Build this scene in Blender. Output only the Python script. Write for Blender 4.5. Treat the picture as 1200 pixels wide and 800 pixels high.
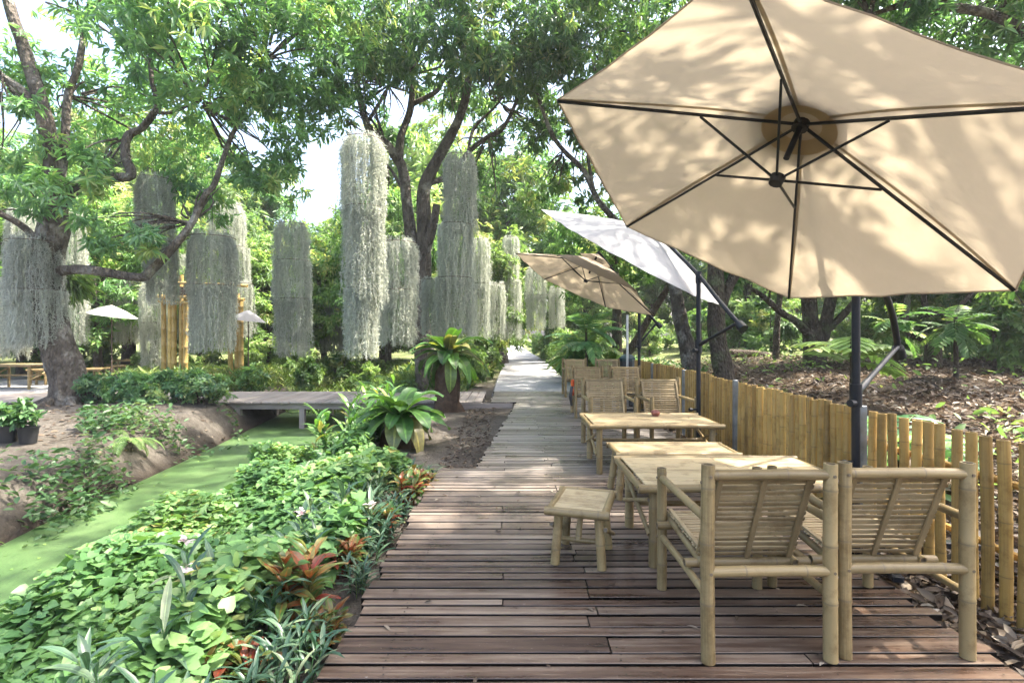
import bpy, math, random
import numpy as np
from mathutils import Vector, Matrix

# ------------------------------------------------------------------ camera, sky, sun, exposure
for _o in list(bpy.data.objects):
    bpy.data.objects.remove(_o)
scene = bpy.context.scene
COL = scene.collection
H = 1.45
F = 615.0 / 1200.0

cam = bpy.data.cameras.new('camera')
cam.sensor_width = 36.0
cam.lens = 36.0 * F
cam.shift_x = 2.0 / 1200.0
cam.shift_y = -8.0 / 1200.0
cam.clip_end = 1000
camo = bpy.data.objects.new('camera', cam)
camo.location = (0, 0, H)
camo.rotation_euler = (math.radians(90), 0, 0)
COL.objects.link(camo)
scene.camera = camo

SUN = Vector((0.46, 0.05, 0.88)).normalized()
world = bpy.data.worlds.new('World')
scene.world = world
world.use_nodes = True
wn = world.node_tree.nodes
sky = wn.new('ShaderNodeTexSky')
sky.sky_type = 'NISHITA'
sky.sun_disc = False
sky.sun_elevation = math.asin(SUN.z)
sky.sun_rotation = math.atan2(SUN.x, SUN.y)
sky.air_density = 1.0
sky.dust_density = 6.0
sky.ozone_density = 1.0
wn['Background'].inputs['Strength'].default_value = 0.15
world.node_tree.links.new(sky.outputs[0], wn['Background'].inputs['Color'])

sun = bpy.data.lights.new('sun', 'SUN')
sun.energy = 3.3
sun.angle = math.radians(0.8)
sun.color = (1.0, 0.93, 0.82)
suno = bpy.data.objects.new('sun', sun)
suno.rotation_euler = SUN.to_track_quat('Z', 'Y').to_euler()
suno.location = (10, 6, 25)
COL.objects.link(suno)

vs = scene.view_settings
vs.view_transform = 'Standard'
vs.look = 'None'
vs.gamma = 1.0
vs.use_curve_mapping = False
vs.exposure = 2.52
cy = scene.cycles
cy.max_bounces = 12
cy.diffuse_bounces = 9
cy.glossy_bounces = 3
cy.transmission_bounces = 4
cy.transparent_max_bounces = 6
cy.use_denoising = True
cy.use_adaptive_sampling = True
cy.adaptive_threshold = 0.02
cy.sample_clamp_indirect = 6.0

rng = np.random.default_rng(7)
random.seed(7)


def P(px, py, Y):
    """where the thing seen at (px, py) of the photo stands, Y metres down the walk"""
    return Vector(((px - 598) / 615.0 * Y, Y, H - (py - 392) / 615.0 * Y))


# ------------------------------------------------------------------ materials
def new_mat(name):
    m = bpy.data.materials.new(name)
    m.use_nodes = True
    nt = m.node_tree
    return m, nt, nt.nodes, nt.links, nt.nodes['Principled BSDF']


def ramp(nodes, stops, interp='LINEAR'):
    r = nodes.new('ShaderNodeValToRGB')
    r.color_ramp.interpolation = interp
    els = r.color_ramp.elements
    while len(els) < len(stops):
        els.new(0.5)
    for e, (p, c) in zip(els, stops):
        e.position = p
        e.color = (*c, 1)
    return r


def attr(nodes, name):
    a = nodes.new('ShaderNodeAttribute')
    a.attribute_name = name
    return a


def noise(nodes, links, vec, scale, detail=4, rough=0.6):
    n = nodes.new('ShaderNodeTexNoise')
    n.inputs['Scale'].default_value = scale
    n.inputs['Detail'].default_value = detail
    n.inputs['Roughness'].default_value = rough
    if vec is not None:
        links.new(vec, n.inputs['Vector'])
    return n


def mixc(nodes, links, fac, a, b, mode='MIX'):
    m = nodes.new('ShaderNodeMix')
    m.data_type = 'RGBA'
    m.blend_type = mode
    for sock, v in ((m.inputs['Factor'], fac), (m.inputs['A'], a), (m.inputs['B'], b)):
        if hasattr(v, 'is_output'):
            links.new(v, sock)
        elif isinstance(v, (int, float)):
            sock.default_value = v
        else:
            sock.default_value = (*v, 1)
    return m.outputs['Result']


def leaf_mat(name, stops, trans=0.35, tint=(1.25, 1.25, 0.55), rough=0.42, spec=0.4, along=None, objvar=0.25, rib=None):
    """leaf: reflects, and lets light through; colour differs from leaf to leaf and a little from plant to plant"""
    m, nt, N, L, bs = new_mat(name)
    a = attr(N, 'rnd')
    r = ramp(N, stops)
    L.new(a.outputs['Fac'], r.inputs['Fac'])
    col = r.outputs['Color']
    if along:
        al = attr(N, 'al')
        r2 = ramp(N, along)
        L.new(al.outputs['Fac'], r2.inputs['Fac'])
        col = mixc(N, L, 1.0, col, r2.outputs['Color'], 'MULTIPLY')
    if rib:
        uv = N.new('ShaderNodeUVMap')
        sp = N.new('ShaderNodeSeparateXYZ'); L.new(uv.outputs[0], sp.inputs[0])
        ab = N.new('ShaderNodeMath'); ab.operation = 'ABSOLUTE'; L.new(sp.outputs[0], ab.inputs[0])
        rr = ramp(N, [(.0, rib), (.10, rib), (.16, (.82, .82, .82)), (.8, (1.05, 1.05, 1.05)), (1, (1.2, 1.15, 1.0))]); L.new(ab.outputs[0], rr.inputs[0])
        col = mixc(N, L, 1.0, col, rr.outputs[0], 'MULTIPLY')
        ge = N.new('ShaderNodeNewGeometry'); bl = noise(N, L, ge.outputs['Position'], 22, 4, .65)
        rb = ramp(N, [(.35, (.72, .74, .7)), (.55, (1, 1, 1)), (.72, (1.25, 1.15, .9))]); L.new(bl.outputs[0], rb.inputs[0])
        col = mixc(N, L, 1.0, col, rb.outputs[0], 'MULTIPLY')
    if objvar:
        oi = N.new('ShaderNodeObjectInfo')
        hs = N.new('ShaderNodeHueSaturation')
        mr = N.new('ShaderNodeMapRange')
        mr.inputs['To Min'].default_value = 1 - objvar
        mr.inputs['To Max'].default_value = 1 + objvar
        L.new(oi.outputs['Random'], mr.inputs['Value'])
        L.new(mr.outputs[0], hs.inputs['Value'])
        L.new(col, hs.inputs['Color'])
        col = hs.outputs['Color']
    L.new(col, bs.inputs['Base Color'])
    bs.inputs['Roughness'].default_value = rough
    bs.inputs['Specular IOR Level'].default_value = spec
    tb = N.new('ShaderNodeBsdfTranslucent')
    tc = mixc(N, L, 1.0, col, tint, 'MULTIPLY')
    L.new(tc, tb.inputs['Color'])
    mx = N.new('ShaderNodeMixShader')
    mx.inputs[0].default_value = trans
    L.new(bs.outputs[0], mx.inputs[1])
    L.new(tb.outputs[0], mx.inputs[2])
    L.new(mx.outputs[0], N['Material Output'].inputs['Surface'])
    return m


G_DARK = [(0.0, (.075, .165, .085)), (.5, (.135, .265, .12)), (.85, (.20, .34, .14)), (1.0, (.33, .40, .17))]
G_MID = [(0.0, (.065, .15, .05)), (.5, (.12, .225, .075)), (.85, (.19, .30, .10)), (1.0, (.31, .34, .14))]
G_LIGHT = [(0.0, (.11, .19, .07)), (.5, (.17, .27, .08)), (.9, (.26, .36, .12)), (1.0, (.38, .39, .18))]
M = {}
M['leaf_dark'] = leaf_mat('mango_leaf', G_DARK, 0.48, tint=(1.5, 1.55, .75), rough=.36, spec=.5)
M['leaf_mid'] = leaf_mat('mid_leaf', G_MID, 0.45, tint=(1.3, 1.35, .7))
M['leaf_light'] = leaf_mat('light_leaf', G_LIGHT, 0.45, tint=(1.2, 1.25, .7))
M['vine_leaf'] = leaf_mat('vine_leaf', [(0, (.065, .15, .05)), (.5, (.125, .24, .08)), (.85, (.20, .32, .115)), (.95, (.32, .40, .16)), (1, (.36, .33, .12))], 0.35, tint=(1.35,1.3,.6), rough=.4)
M['weed_leaf'] = leaf_mat('weed_leaf', [(0, (.05, .12, .045)), (.6, (.10, .20, .075)), (1, (.21, .29, .12))], 0.35, rough=.42)
M['blue_leaf'] = leaf_mat('narrow_leaf', [(0, (.03, .075, .045)), (.6, (.065, .13, .078)), (.9, (.12, .19, .11)), (1, (.22, .26, .15))], 0.2, tint=(1.1, 1.2, .7), rough=.36, rib=(1.4, 1.4, 1.3))
M['red_leaf'] = leaf_mat('red_leaf', [(0, (.04, .10, .035)), (.45, (.10, .17, .055)), (.62, (.17, .165, .065)), (.84, (.16, .075, .035)), (1, (.13, .03, .028))], 0.3,
                         tint=(1.3, 1.0, .6), rough=.35, along=[(0, (1.3, .6, .5)), (.35, (1.2, .9, .8)), (.8, (.85, 1.15, .85)), (1, (1.3, .8, .7))], rib=(1.6, .8, .8))
M['fern_leaf'] = leaf_mat('nest_fern_leaf', [(0, (.04, .105, .033)), (.6, (.078, .175, .05)), (.85, (.125, .24, .07)), (1, (.28, .25, .10))], 0.30, tint=(1.3, 1.4, .5), rough=.36, spec=.5, rib=(1.7, 1.6, 1.3), objvar=.4)
M['grass'] = leaf_mat('grass_blade', [(0, (.07, .13, .03)), (.6, (.15, .23, .06)), (1, (.29, .32, .12))], 0.35)
M['dead_leaf'] = leaf_mat('dead_leaf', [(0, (.03, .023, .018)), (.35, (.075, .053, .036)), (.65, (.15, .11, .075)), (.88, (.27, .22, .16)), (1, (.42, .385, .32))], 0.15, tint=(1.1, .9, .7), rough=.6, spec=.3)
M['petal'] = leaf_mat('petal', [(0, (.75, .55, .58)), (1, (.85, .75, .74))], 0.3, tint=(1, .9, .9))
M['moss'] = leaf_mat('spanish_moss', [(0, (.28, .30, .27)), (.5, (.45, .475, .43)), (1, (.64, .655, .61))], 0.5, tint=(1.1, 1.1, .95), rough=.8, spec=.1, objvar=.12)


def bark_mat(name, c1, c2, c3, scale=6.0):
    m, nt, N, L, bs = new_mat(name)
    tc = N.new('ShaderNodeTexCoord')
    mp = N.new('ShaderNodeMapping')
    mp.inputs['Scale'].default_value = (1, 1, .45)
    L.new(tc.outputs['Object'], mp.inputs['Vector'])
    n1 = noise(N, L, mp.outputs[0], scale, 8, .7)
    n2 = noise(N, L, tc.outputs['Object'], 2.2, 5, .65)
    vo = N.new('ShaderNodeTexVoronoi')
    vo.inputs['Scale'].default_value = scale * 3.0
    L.new(mp.outputs[0], vo.inputs['Vector'])
    r1 = ramp(N, [(.3, c1), (.7, c2)])
    L.new(n1.outputs[0], r1.inputs[0])
    r2 = ramp(N, [(.52, (0, 0, 0)), (.64, (1, 1, 1))])
    L.new(n2.outputs[0], r2.inputs[0])
    col = mixc(N, L, r2.outputs[0], r1.outputs[0], c3)
    L.new(col, bs.inputs['Base Color'])
    bs.inputs['Roughness'].default_value = .85
    bs.inputs['Specular IOR Level'].default_value = .25
    ad = N.new('ShaderNodeMath')
    L.new(n1.outputs[0], ad.inputs[0])
    L.new(vo.outputs['Distance'], ad.inputs[1])
    bp = N.new('ShaderNodeBump')
    bp.inputs['Strength'].default_value = 1.0
    bp.inputs['Distance'].default_value = .05
    L.new(ad.outputs[0], bp.inputs['Height'])
    L.new(bp.outputs[0], bs.inputs['Normal'])
    return m


M['bark'] = bark_mat('grey_bark', (.035, .028, .022), (.15, .128, .103), (.25, .235, .20), 7)
M['bark_dark'] = bark_mat('dark_bark', (.035, .026, .02), (.11, .088, .066), (.10, .11, .06), 8)


def bamboo_mat(name, a, b, dark, rough=.38):
    m, nt, N, L, bs = new_mat(name)
    uv = N.new('ShaderNodeUVMap')
    mp = N.new('ShaderNodeMapping')
    mp.inputs['Scale'].default_value = (14, 1.6, 1)
    L.new(uv.outputs[0], mp.inputs['Vector'])
    oi = N.new('ShaderNodeObjectInfo')
    rn = attr(N, 'rnd')
    ad = N.new('ShaderNodeVectorMath')
    L.new(mp.outputs[0], ad.inputs[0])
    cb = N.new('ShaderNodeCombineXYZ')
    ml = N.new('ShaderNodeMath'); ml.operation = 'MULTIPLY_ADD'
    ml.inputs[1].default_value = 37.0
    L.new(rn.outputs['Fac'], ml.inputs[0])
    L.new(oi.outputs['Random'], ml.inputs[2])
    L.new(ml.outputs[0], cb.inputs[0]); L.new(ml.outputs[0], cb.inputs[1])
    L.new(cb.outputs[0], ad.inputs[1])
    n1 = noise(N, L, ad.outputs[0], 1.5, 6, .65)
    tc = N.new('ShaderNodeTexCoord')
    n2 = noise(N, L, tc.outputs['Object'], 9, 5, .7)
    sm = N.new('ShaderNodeMath'); sm.operation = 'MULTIPLY_ADD'
    sm.inputs[1].default_value = .35
    L.new(rn.outputs['Fac'], sm.inputs[0]); L.new(n1.outputs[0], sm.inputs[2])
    r = ramp(N, [(.32, b), (.72, a)])
    L.new(sm.outputs[0], r.inputs[0])
    r2 = ramp(N, [(.50, (1, 1, 1)), (.70, (.48, .41, .33))])
    L.new(n2.outputs[0], r2.inputs[0])
    col = mixc(N, L, .75, r.outputs[0], r2.outputs[0], 'MULTIPLY')
    hs = N.new('ShaderNodeHueSaturation')
    vr = N.new('ShaderNodeMapRange'); vr.inputs['To Min'].default_value = .72; vr.inputs['To Max'].default_value = 1.22
    L.new(oi.outputs['Random'], vr.inputs['Value']); L.new(vr.outputs[0], hs.inputs['Value']); L.new(col, hs.inputs['Color'])
    col = hs.outputs['Color']
    nd = attr(N, 'al')
    col = mixc(N, L, nd.outputs['Fac'], col, dark)
    L.new(col, bs.inputs['Base Color'])
    rr = N.new('ShaderNodeMapRange')
    rr.inputs['To Min'].default_value = rough - .1
    rr.inputs['To Max'].default_value = rough + .22
    L.new(n1.outputs[0], rr.inputs['Value'])
    L.new(rr.outputs[0], bs.inputs['Roughness'])
    bs.inputs['Specular IOR Level'].default_value = .4
    bp = N.new('ShaderNodeBump')
    bp.inputs['Strength'].default_value = .25
    bp.inputs['Distance'].default_value = .004
    L.new(n1.outputs[0], bp.inputs['Height'])
    L.new(bp.outputs[0], bs.inputs['Normal'])
    return m


M['bamboo'] = bamboo_mat('bamboo', (.275, .203, .094), (.14, .098, .042), (.13, .10, .065))
M['bamboo_fence'] = bamboo_mat('bamboo_fence', (.39, .25, .073), (.19, .112, .034), (.14, .10, .045))
M['bamboo_slat'] = bamboo_mat('bamboo_slat', (.39, .305, .172), (.21, .152, .078), (.20, .15, .09), .46)
M['bamboo_back'] = bamboo_mat('bamboo_back', (.25, .185, .092), (.12, .085, .04), (.10, .075, .04), .5)
M['bamboo_gold'] = bamboo_mat('bamboo_gold', (.58, .41, .14), (.40, .26, .08), (.24, .16, .07))


def plain(name, col, rough=.5, metal=0.0, var=.15, scale=12, spec=.5, bump=0):
    m, nt, N, L, bs = new_mat(name)
    tc = N.new('ShaderNodeTexCoord')
    n = noise(N, L, tc.outputs['Object'], scale, 5, .65)
    r = ramp(N, [(.3, tuple(c * (1 - var) for c in col)), (.7, tuple(min(1, c * (1 + var)) for c in col))])
    L.new(n.outputs[0], r.inputs[0])
    L.new(r.outputs[0], bs.inputs['Base Color'])
    bs.inputs['Roughness'].default_value = rough
    bs.inputs['Metallic'].default_value = metal
    bs.inputs['Specular IOR Level'].default_value = spec
    if bump:
        bp = N.new('ShaderNodeBump')
        bp.inputs['Strength'].default_value = .5
        bp.inputs['Distance'].default_value = bump
        L.new(n.outputs[0], bp.inputs['Height'])
        L.new(bp.outputs[0], bs.inputs['Normal'])
    return m


M['black_metal'] = plain('black_metal', (.010, .011, .014), .5, 0, .3, 12, .3)
M['grey_metal'] = plain('grey_metal', (.20, .22, .23), .45, .6, .25)
M['silver'] = plain('silver_metal', (.55, .56, .57), .35, .7, .15)
M['clay'] = plain('clay', (.22, .07, .045), .5)
M['black_plastic'] = plain('black_plastic', (.02, .021, .023), .45, 0, .3)
M['teal'] = plain('teal_plastic', (.012, .035, .04), .5)
M['orange'] = plain('orange_cloth', (.75, .13, .03), .8, 0, .25, 30)
M['stump'] = plain('stump', (.07, .045, .03), .9, 0, .5, 14, .2, .03)
M['wood_dark'] = plain('dark_wood', (.10, .07, .055), .7, 0, .4, 7, .3, .004)


def cloth_mat(name, col, trans, tint):
    m, nt, N, L, bs = new_mat(name)
    tc = N.new('ShaderNodeTexCoord')
    n = noise(N, L, tc.outputs['Object'], 1.8, 6, .65)
    r = ramp(N, [(.3, tuple(c * .90 for c in col)), (.7, col)])
    L.new(n.outputs[0], r.inputs[0])
    L.new(r.outputs[0], bs.inputs['Base Color'])
    bs.inputs['Roughness'].default_value = .85
    bs.inputs['Specular IOR Level'].default_value = .2
    n2 = noise(N, L, tc.outputs['Object'], 5, 3, .5)
    bp = N.new('ShaderNodeBump')
    bp.inputs['Strength'].default_value = .45
    bp.inputs['Distance'].default_value = .04
    L.new(n2.outputs[0], bp.inputs['Height'])
    L.new(bp.outputs[0], bs.inputs['Normal'])
    tb = N.new('ShaderNodeBsdfTranslucent')
    tb.inputs['Color'].default_value = (*tint, 1)
    L.new(bp.outputs[0], tb.inputs['Normal'])
    mx = N.new('ShaderNodeMixShader')
    mx.inputs[0].default_value = trans
    L.new(bs.outputs[0], mx.inputs[1]); L.new(tb.outputs[0], mx.inputs[2])
    L.new(mx.outputs[0], N['Material Output'].inputs['Surface'])
    return m


M['tan_cloth'] = cloth_mat('tan_cloth', (.345, .28, .212), .37, (.43, .355, .25))
M['tan_pocket'] = cloth_mat('tan_pocket', (.31, .225, .13), .3, (.36, .255, .13))
M['white_cloth'] = cloth_mat('white_cloth', (.36, .355, .355), .22, (.36, .35, .34))


def ground_mat():
    m, nt, N, L, bs = new_mat('soil')
    ge = N.new('ShaderNodeNewGeometry')
    n1 = noise(N, L, ge.outputs['Position'], .8, 8, .65)
    n2 = noise(N, L, ge.outputs['Position'], 9, 8, .7)
    n3 = noise(N, L, ge.outputs['Position'], 45, 4, .7)
    r1 = ramp(N, [(.3, (.085, .074, .062)), (.55, (.145, .130, .110)), (.75, (.22, .20, .175))])
    L.new(n1.outputs[0], r1.inputs[0])
    r2 = ramp(N, [(.3, (.6, .58, .55)), (.65, (1.1, 1.1, 1.1))])
    L.new(n2.outputs[0], r2.inputs[0])
    soil = mixc(N, L, 1.0, r1.outputs[0], r2.outputs[0], 'MULTIPLY')
    r3 = ramp(N, [(.3, (.04, .029, .021)), (.5, (.095, .068, .045)), (.7, (.17, .13, .09))])
    L.new(n3.outputs[0], r3.inputs[0])
    sx = N.new('ShaderNodeSeparateXYZ')
    L.new(ge.outputs['Position'], sx.inputs[0])
    mr = N.new('ShaderNodeMapRange')
    mr.inputs['From Min'].default_value = 1.9; mr.inputs['From Max'].default_value = 2.6
    L.new(sx.outputs['X'], mr.inputs['Value'])
    col = mixc(N, L, mr.outputs[0], soil, r3.outputs[0])
    mr2 = N.new('ShaderNodeMapRange')
    mr2.inputs['From Min'].default_value = 16; mr2.inputs['From Max'].default_value = 24
    L.new(sx.outputs['Y'], mr2.inputs['Value'])
    r4 = ramp(N, [(.35, (.11, .15, .05)), (.6, (.20, .22, .09)), (.75, (.29, .25, .16))])
    L.new(n1.outputs[0], r4.inputs[0])
    col = mixc(N, L, mr2.outputs[0], col, r4.outputs[0])
    mr3 = N.new('ShaderNodeMapRange'); mr3.inputs['From Min'].default_value = -.58; mr3.inputs['From Max'].default_value = -.36
    L.new(sx.outputs['Z'], mr3.inputs['Value'])
    col = mixc(N, L, mr3.outputs[0], (.045, .036, .028), col)
    vo = N.new('ShaderNodeTexVoronoi'); vo.inputs['Scale'].default_value = 26
    L.new(ge.outputs['Position'], vo.inputs['Vector'])
    rv = ramp(N, [(.12, (1.5, 1.45, 1.4)), (.22, (1, 1, 1)), (.8, (.8, .8, .8))]); L.new(vo.outputs['Distance'], rv.inputs[0])
    col = mixc(N, L, .7, col, rv.outputs[0], 'MULTIPLY')
    L.new(col, bs.inputs['Base Color'])
    bs.inputs['Roughness'].default_value = .95
    bs.inputs['Specular IOR Level'].default_value = .15
    ad = N.new('ShaderNodeMath')
    L.new(n2.outputs[0], ad.inputs[0]); L.new(n3.outputs[0], ad.inputs[1])
    bp = N.new('ShaderNodeBump')
    bp.inputs['Strength'].default_value = .9; bp.inputs['Distance'].default_value = .05
    L.new(ad.outputs[0], bp.inputs['Height']); L.new(bp.outputs[0], bs.inputs['Normal'])
    return m


M['soil'] = ground_mat()


def deck_mat(name, stops, rmin, rmax, dry=False):
    m, nt, N, L, bs = new_mat(name)
    uv = N.new('ShaderNodeUVMap')
    mp = N.new('ShaderNodeMapping'); mp.inputs['Scale'].default_value = (1.3, 24, 1)
    L.new(uv.outputs[0], mp.inputs['Vector'])
    n1 = noise(N, L, mp.outputs[0], 1.0, 8, .68)
    ge = N.new('ShaderNodeNewGeometry')
    n2 = noise(N, L, ge.outputs['Position'], 1.3, 6, .65)
    n3 = noise(N, L, ge.outputs['Position'], 40, 4, .7)
    rn = attr(N, 'rnd')
    s = N.new('ShaderNodeMath'); s.operation = 'MULTIPLY_ADD'; s.inputs[1].default_value = .26
    L.new(rn.outputs['Fac'], s.inputs[0])
    s2 = N.new('ShaderNodeMath'); s2.operation = 'MULTIPLY_ADD'; s2.inputs[1].default_value = .95; s2.inputs[2].default_value = -.08
    L.new(n1.outputs[0], s2.inputs[0]); L.new(s2.outputs[0], s.inputs[2])
    s3 = N.new('ShaderNodeMath'); s3.operation = 'MULTIPLY_ADD'; s3.inputs[1].default_value = .35
    L.new(n2.outputs[0], s3.inputs[0]); L.new(s.outputs[0], s3.inputs[2])
    r = ramp(N, stops)
    L.new(s3.outputs[0], r.inputs[0])
    base = r.outputs[0]
    if dry:  # farther planks greyer: dry weathering, plus grazing sky sheen put into the colour
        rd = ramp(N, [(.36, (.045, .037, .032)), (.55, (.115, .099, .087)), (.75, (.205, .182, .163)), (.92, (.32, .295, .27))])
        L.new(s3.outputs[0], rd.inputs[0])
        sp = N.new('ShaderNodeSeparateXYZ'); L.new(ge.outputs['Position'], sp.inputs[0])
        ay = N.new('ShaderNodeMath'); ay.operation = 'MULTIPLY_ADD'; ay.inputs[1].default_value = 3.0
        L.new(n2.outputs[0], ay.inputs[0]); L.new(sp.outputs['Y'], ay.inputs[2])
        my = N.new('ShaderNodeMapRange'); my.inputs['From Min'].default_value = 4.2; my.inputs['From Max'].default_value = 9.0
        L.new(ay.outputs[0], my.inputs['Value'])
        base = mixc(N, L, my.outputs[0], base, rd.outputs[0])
    r5 = ramp(N, [(.66, (0, 0, 0)), (.74, (1, 1, 1))])
    L.new(n3.outputs[0], r5.inputs[0])
    col = mixc(N, L, r5.outputs[0], base, (.30, .26, .225))
    al = attr(N, 'al')
    col = mixc(N, L, al.outputs['Fac'], col, (.006, .005, .004))  # blackens plank sides (painted gap shade) and the nail heads
    L.new(col, bs.inputs['Base Color'])
    mr = N.new('ShaderNodeMapRange')
    mr.inputs['From Min'].default_value = .3; mr.inputs['From Max'].default_value = .7
    mr.inputs['To Min'].default_value = rmin; mr.inputs['To Max'].default_value = rmax
    ad = N.new('ShaderNodeMath'); ad.operation = 'MULTIPLY_ADD'; ad.inputs[1].default_value = .5
    L.new(n1.outputs[0], ad.inputs[0])
    h = N.new('ShaderNodeMath'); h.operation = 'MULTIPLY'; h.inputs[1].default_value = .5
    L.new(n2.outputs[0], h.inputs[0]); L.new(h.outputs[0], ad.inputs[2])
    L.new(ad.outputs[0], mr.inputs['Value'])
    L.new(mr.outputs[0], bs.inputs['Roughness'])
    bs.inputs['Specular IOR Level'].default_value = .4
    bp = N.new('ShaderNodeBump'); bp.inputs['Strength'].default_value = .35; bp.inputs['Distance'].default_value = .004
    L.new(n1.outputs[0], bp.inputs['Height']); L.new(bp.outputs[0], bs.inputs['Normal'])
    return m


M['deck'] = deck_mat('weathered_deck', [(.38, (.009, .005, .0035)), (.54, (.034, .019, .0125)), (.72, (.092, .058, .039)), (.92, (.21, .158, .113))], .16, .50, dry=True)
M['board_grey'] = deck_mat('grey_boards', [(.25, (.10, .085, .075)), (.6, (.22, .19, .17)), (1.0, (.36, .32, .29))], .5, .8)


def gravel_mat():
    m, nt, N, L, bs = new_mat('gravel')
    ge = N.new('ShaderNodeNewGeometry')
    n1 = noise(N, L, ge.outputs['Position'], .7, 6, .65)
    n2 = noise(N, L, ge.outputs['Position'], 28, 5, .75)
    r1 = ramp(N, [(.3, (.24, .245, .255)), (.7, (.40, .395, .39))]); L.new(n1.outputs[0], r1.inputs[0])
    r2 = ramp(N, [(.3, (.55, .55, .55)), (.7, (1.25, 1.25, 1.25))]); L.new(n2.outputs[0], r2.inputs[0])
    L.new(mixc(N, L, 1.0, r1.outputs[0], r2.outputs[0], 'MULTIPLY'), bs.inputs['Base Color'])
    bs.inputs['Roughness'].default_value = .8
    bp = N.new('ShaderNodeBump'); bp.inputs['Distance'].default_value = .02
    L.new(n2.outputs[0], bp.inputs['Height']); L.new(bp.outputs[0], bs.inputs['Normal'])
    return m


M['gravel'] = gravel_mat()


def water_mat():
    m, nt, N, L, bs = new_mat('duckweed_water')
    ge = N.new('ShaderNodeNewGeometry')
    n1 = noise(N, L, ge.outputs['Position'], 1.4, 8, .7)
    n2 = noise(N, L, ge.outputs['Position'], 60, 3, .7)
    r1 = ramp(N, [(.3, (.036, .076, .026)), (.5, (.060, .112, .038)), (.7, (.095, .155, .060))]); L.new(n1.outputs[0], r1.inputs[0])
    r2 = ramp(N, [(.3, (.6, .64, .55)), (.65, (1.15, 1.12, 1.1))]); L.new(n2.outputs[0], r2.inputs[0])
    n4 = noise(N, L, ge.outputs['Position'], 7, 9, .75)
    r4 = ramp(N, [(.30, (0, 0, 0)), (.37, (1, 1, 1))]); L.new(n4.outputs[0], r4.inputs[0])
    weed = mixc(N, L, 1.0, r1.outputs[0], r2.outputs[0], 'MULTIPLY')
    L.new(mixc(N, L, r4.outputs[0], (.018, .03, .014), weed), bs.inputs['Base Color'])
    mr = N.new('ShaderNodeMapRange'); mr.inputs['To Min'].default_value = .06; mr.inputs['To Max'].default_value = .45
    L.new(r4.outputs[0], mr.inputs['Value']); L.new(mr.outputs[0], bs.inputs['Roughness'])
    bs.inputs['Specular IOR Level'].default_value = .45
    bp = N.new('ShaderNodeBump'); bp.inputs['Strength'].default_value = .3; bp.inputs['Distance'].default_value = .004
    L.new(n2.outputs[0], bp.inputs['Height']); L.new(bp.outputs[0], bs.inputs['Normal'])
    return m


M['water'] = water_mat()


# ------------------------------------------------------------------ mesh helpers
def tag(o, label=None, cat=None, group=None, kind=None):
    if label: o['label'] = label
    if cat: o['category'] = cat
    if group: o['group'] = group
    if kind: o['kind'] = kind
    return o


def empty(name, loc=(0, 0, 0), rz=0.0, label=None, cat=None, group=None):
    o = bpy.data.objects.new(name, None)
    o.empty_display_size = .2
    o.location = loc
    o.rotation_euler = (0, 0, rz)
    COL.objects.link(o)
    return tag(o, label, cat, group)


def link(name, me, parent=None):
    o = bpy.data.objects.new(name, me)
    COL.objects.link(o)
    if parent is not None:
        o.parent = parent
    return o


def np_mesh(name, V, Fc, mat, rnd=None, al=None, uv=None, smooth=False):
    """V (n,3), Fc (m,k) faces of one size"""
    me = bpy.data.meshes.new(name)
    V = np.asarray(V, np.float32); Fc = np.asarray(Fc, np.int32)
    n, (m, k) = len(V), Fc.shape
    me.vertices.add(n); me.vertices.foreach_set('co', V.ravel())
    me.loops.add(m * k); me.loops.foreach_set('vertex_index', Fc.ravel())
    me.polygons.add(m)
    me.polygons.foreach_set('loop_start', np.arange(0, m * k, k, dtype=np.int32))
    if smooth:
        me.polygons.foreach_set('use_smooth', np.ones(m, bool))
    for nm, arr in (('rnd', rnd), ('al', al)):
        if arr is not None:
            a = me.attributes.new(nm, 'FLOAT', 'POINT')
            a.data.foreach_set('value', np.asarray(arr, np.float32))
    if uv is not None:
        l = me.uv_layers.new(name='UVMap')
        l.data.foreach_set('uv', np.asarray(uv, np.float32)[Fc.ravel()].ravel())
    me.materials.append(mat)
    me.update(); me.validate()
    return me


def peg(m, p, d, r=.007):
    """a dark peg end standing a little proud of a cane"""
    p, d = Vector(p), Vector(d).normalized()
    a = d.orthogonal().normalized(); b = d.cross(a)
    V = [p + (a * math.cos(k * math.pi / 4) + b * math.sin(k * math.pi / 4)) * r + d * t for t in (-.006, .004) for k in range(8)]
    m.add(V, [tuple(range(8, 16))] + [(k, (k + 1) % 8, 8 + (k + 1) % 8, 8 + k) for k in range(8)], None, .5, [.95] * 16)


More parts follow.
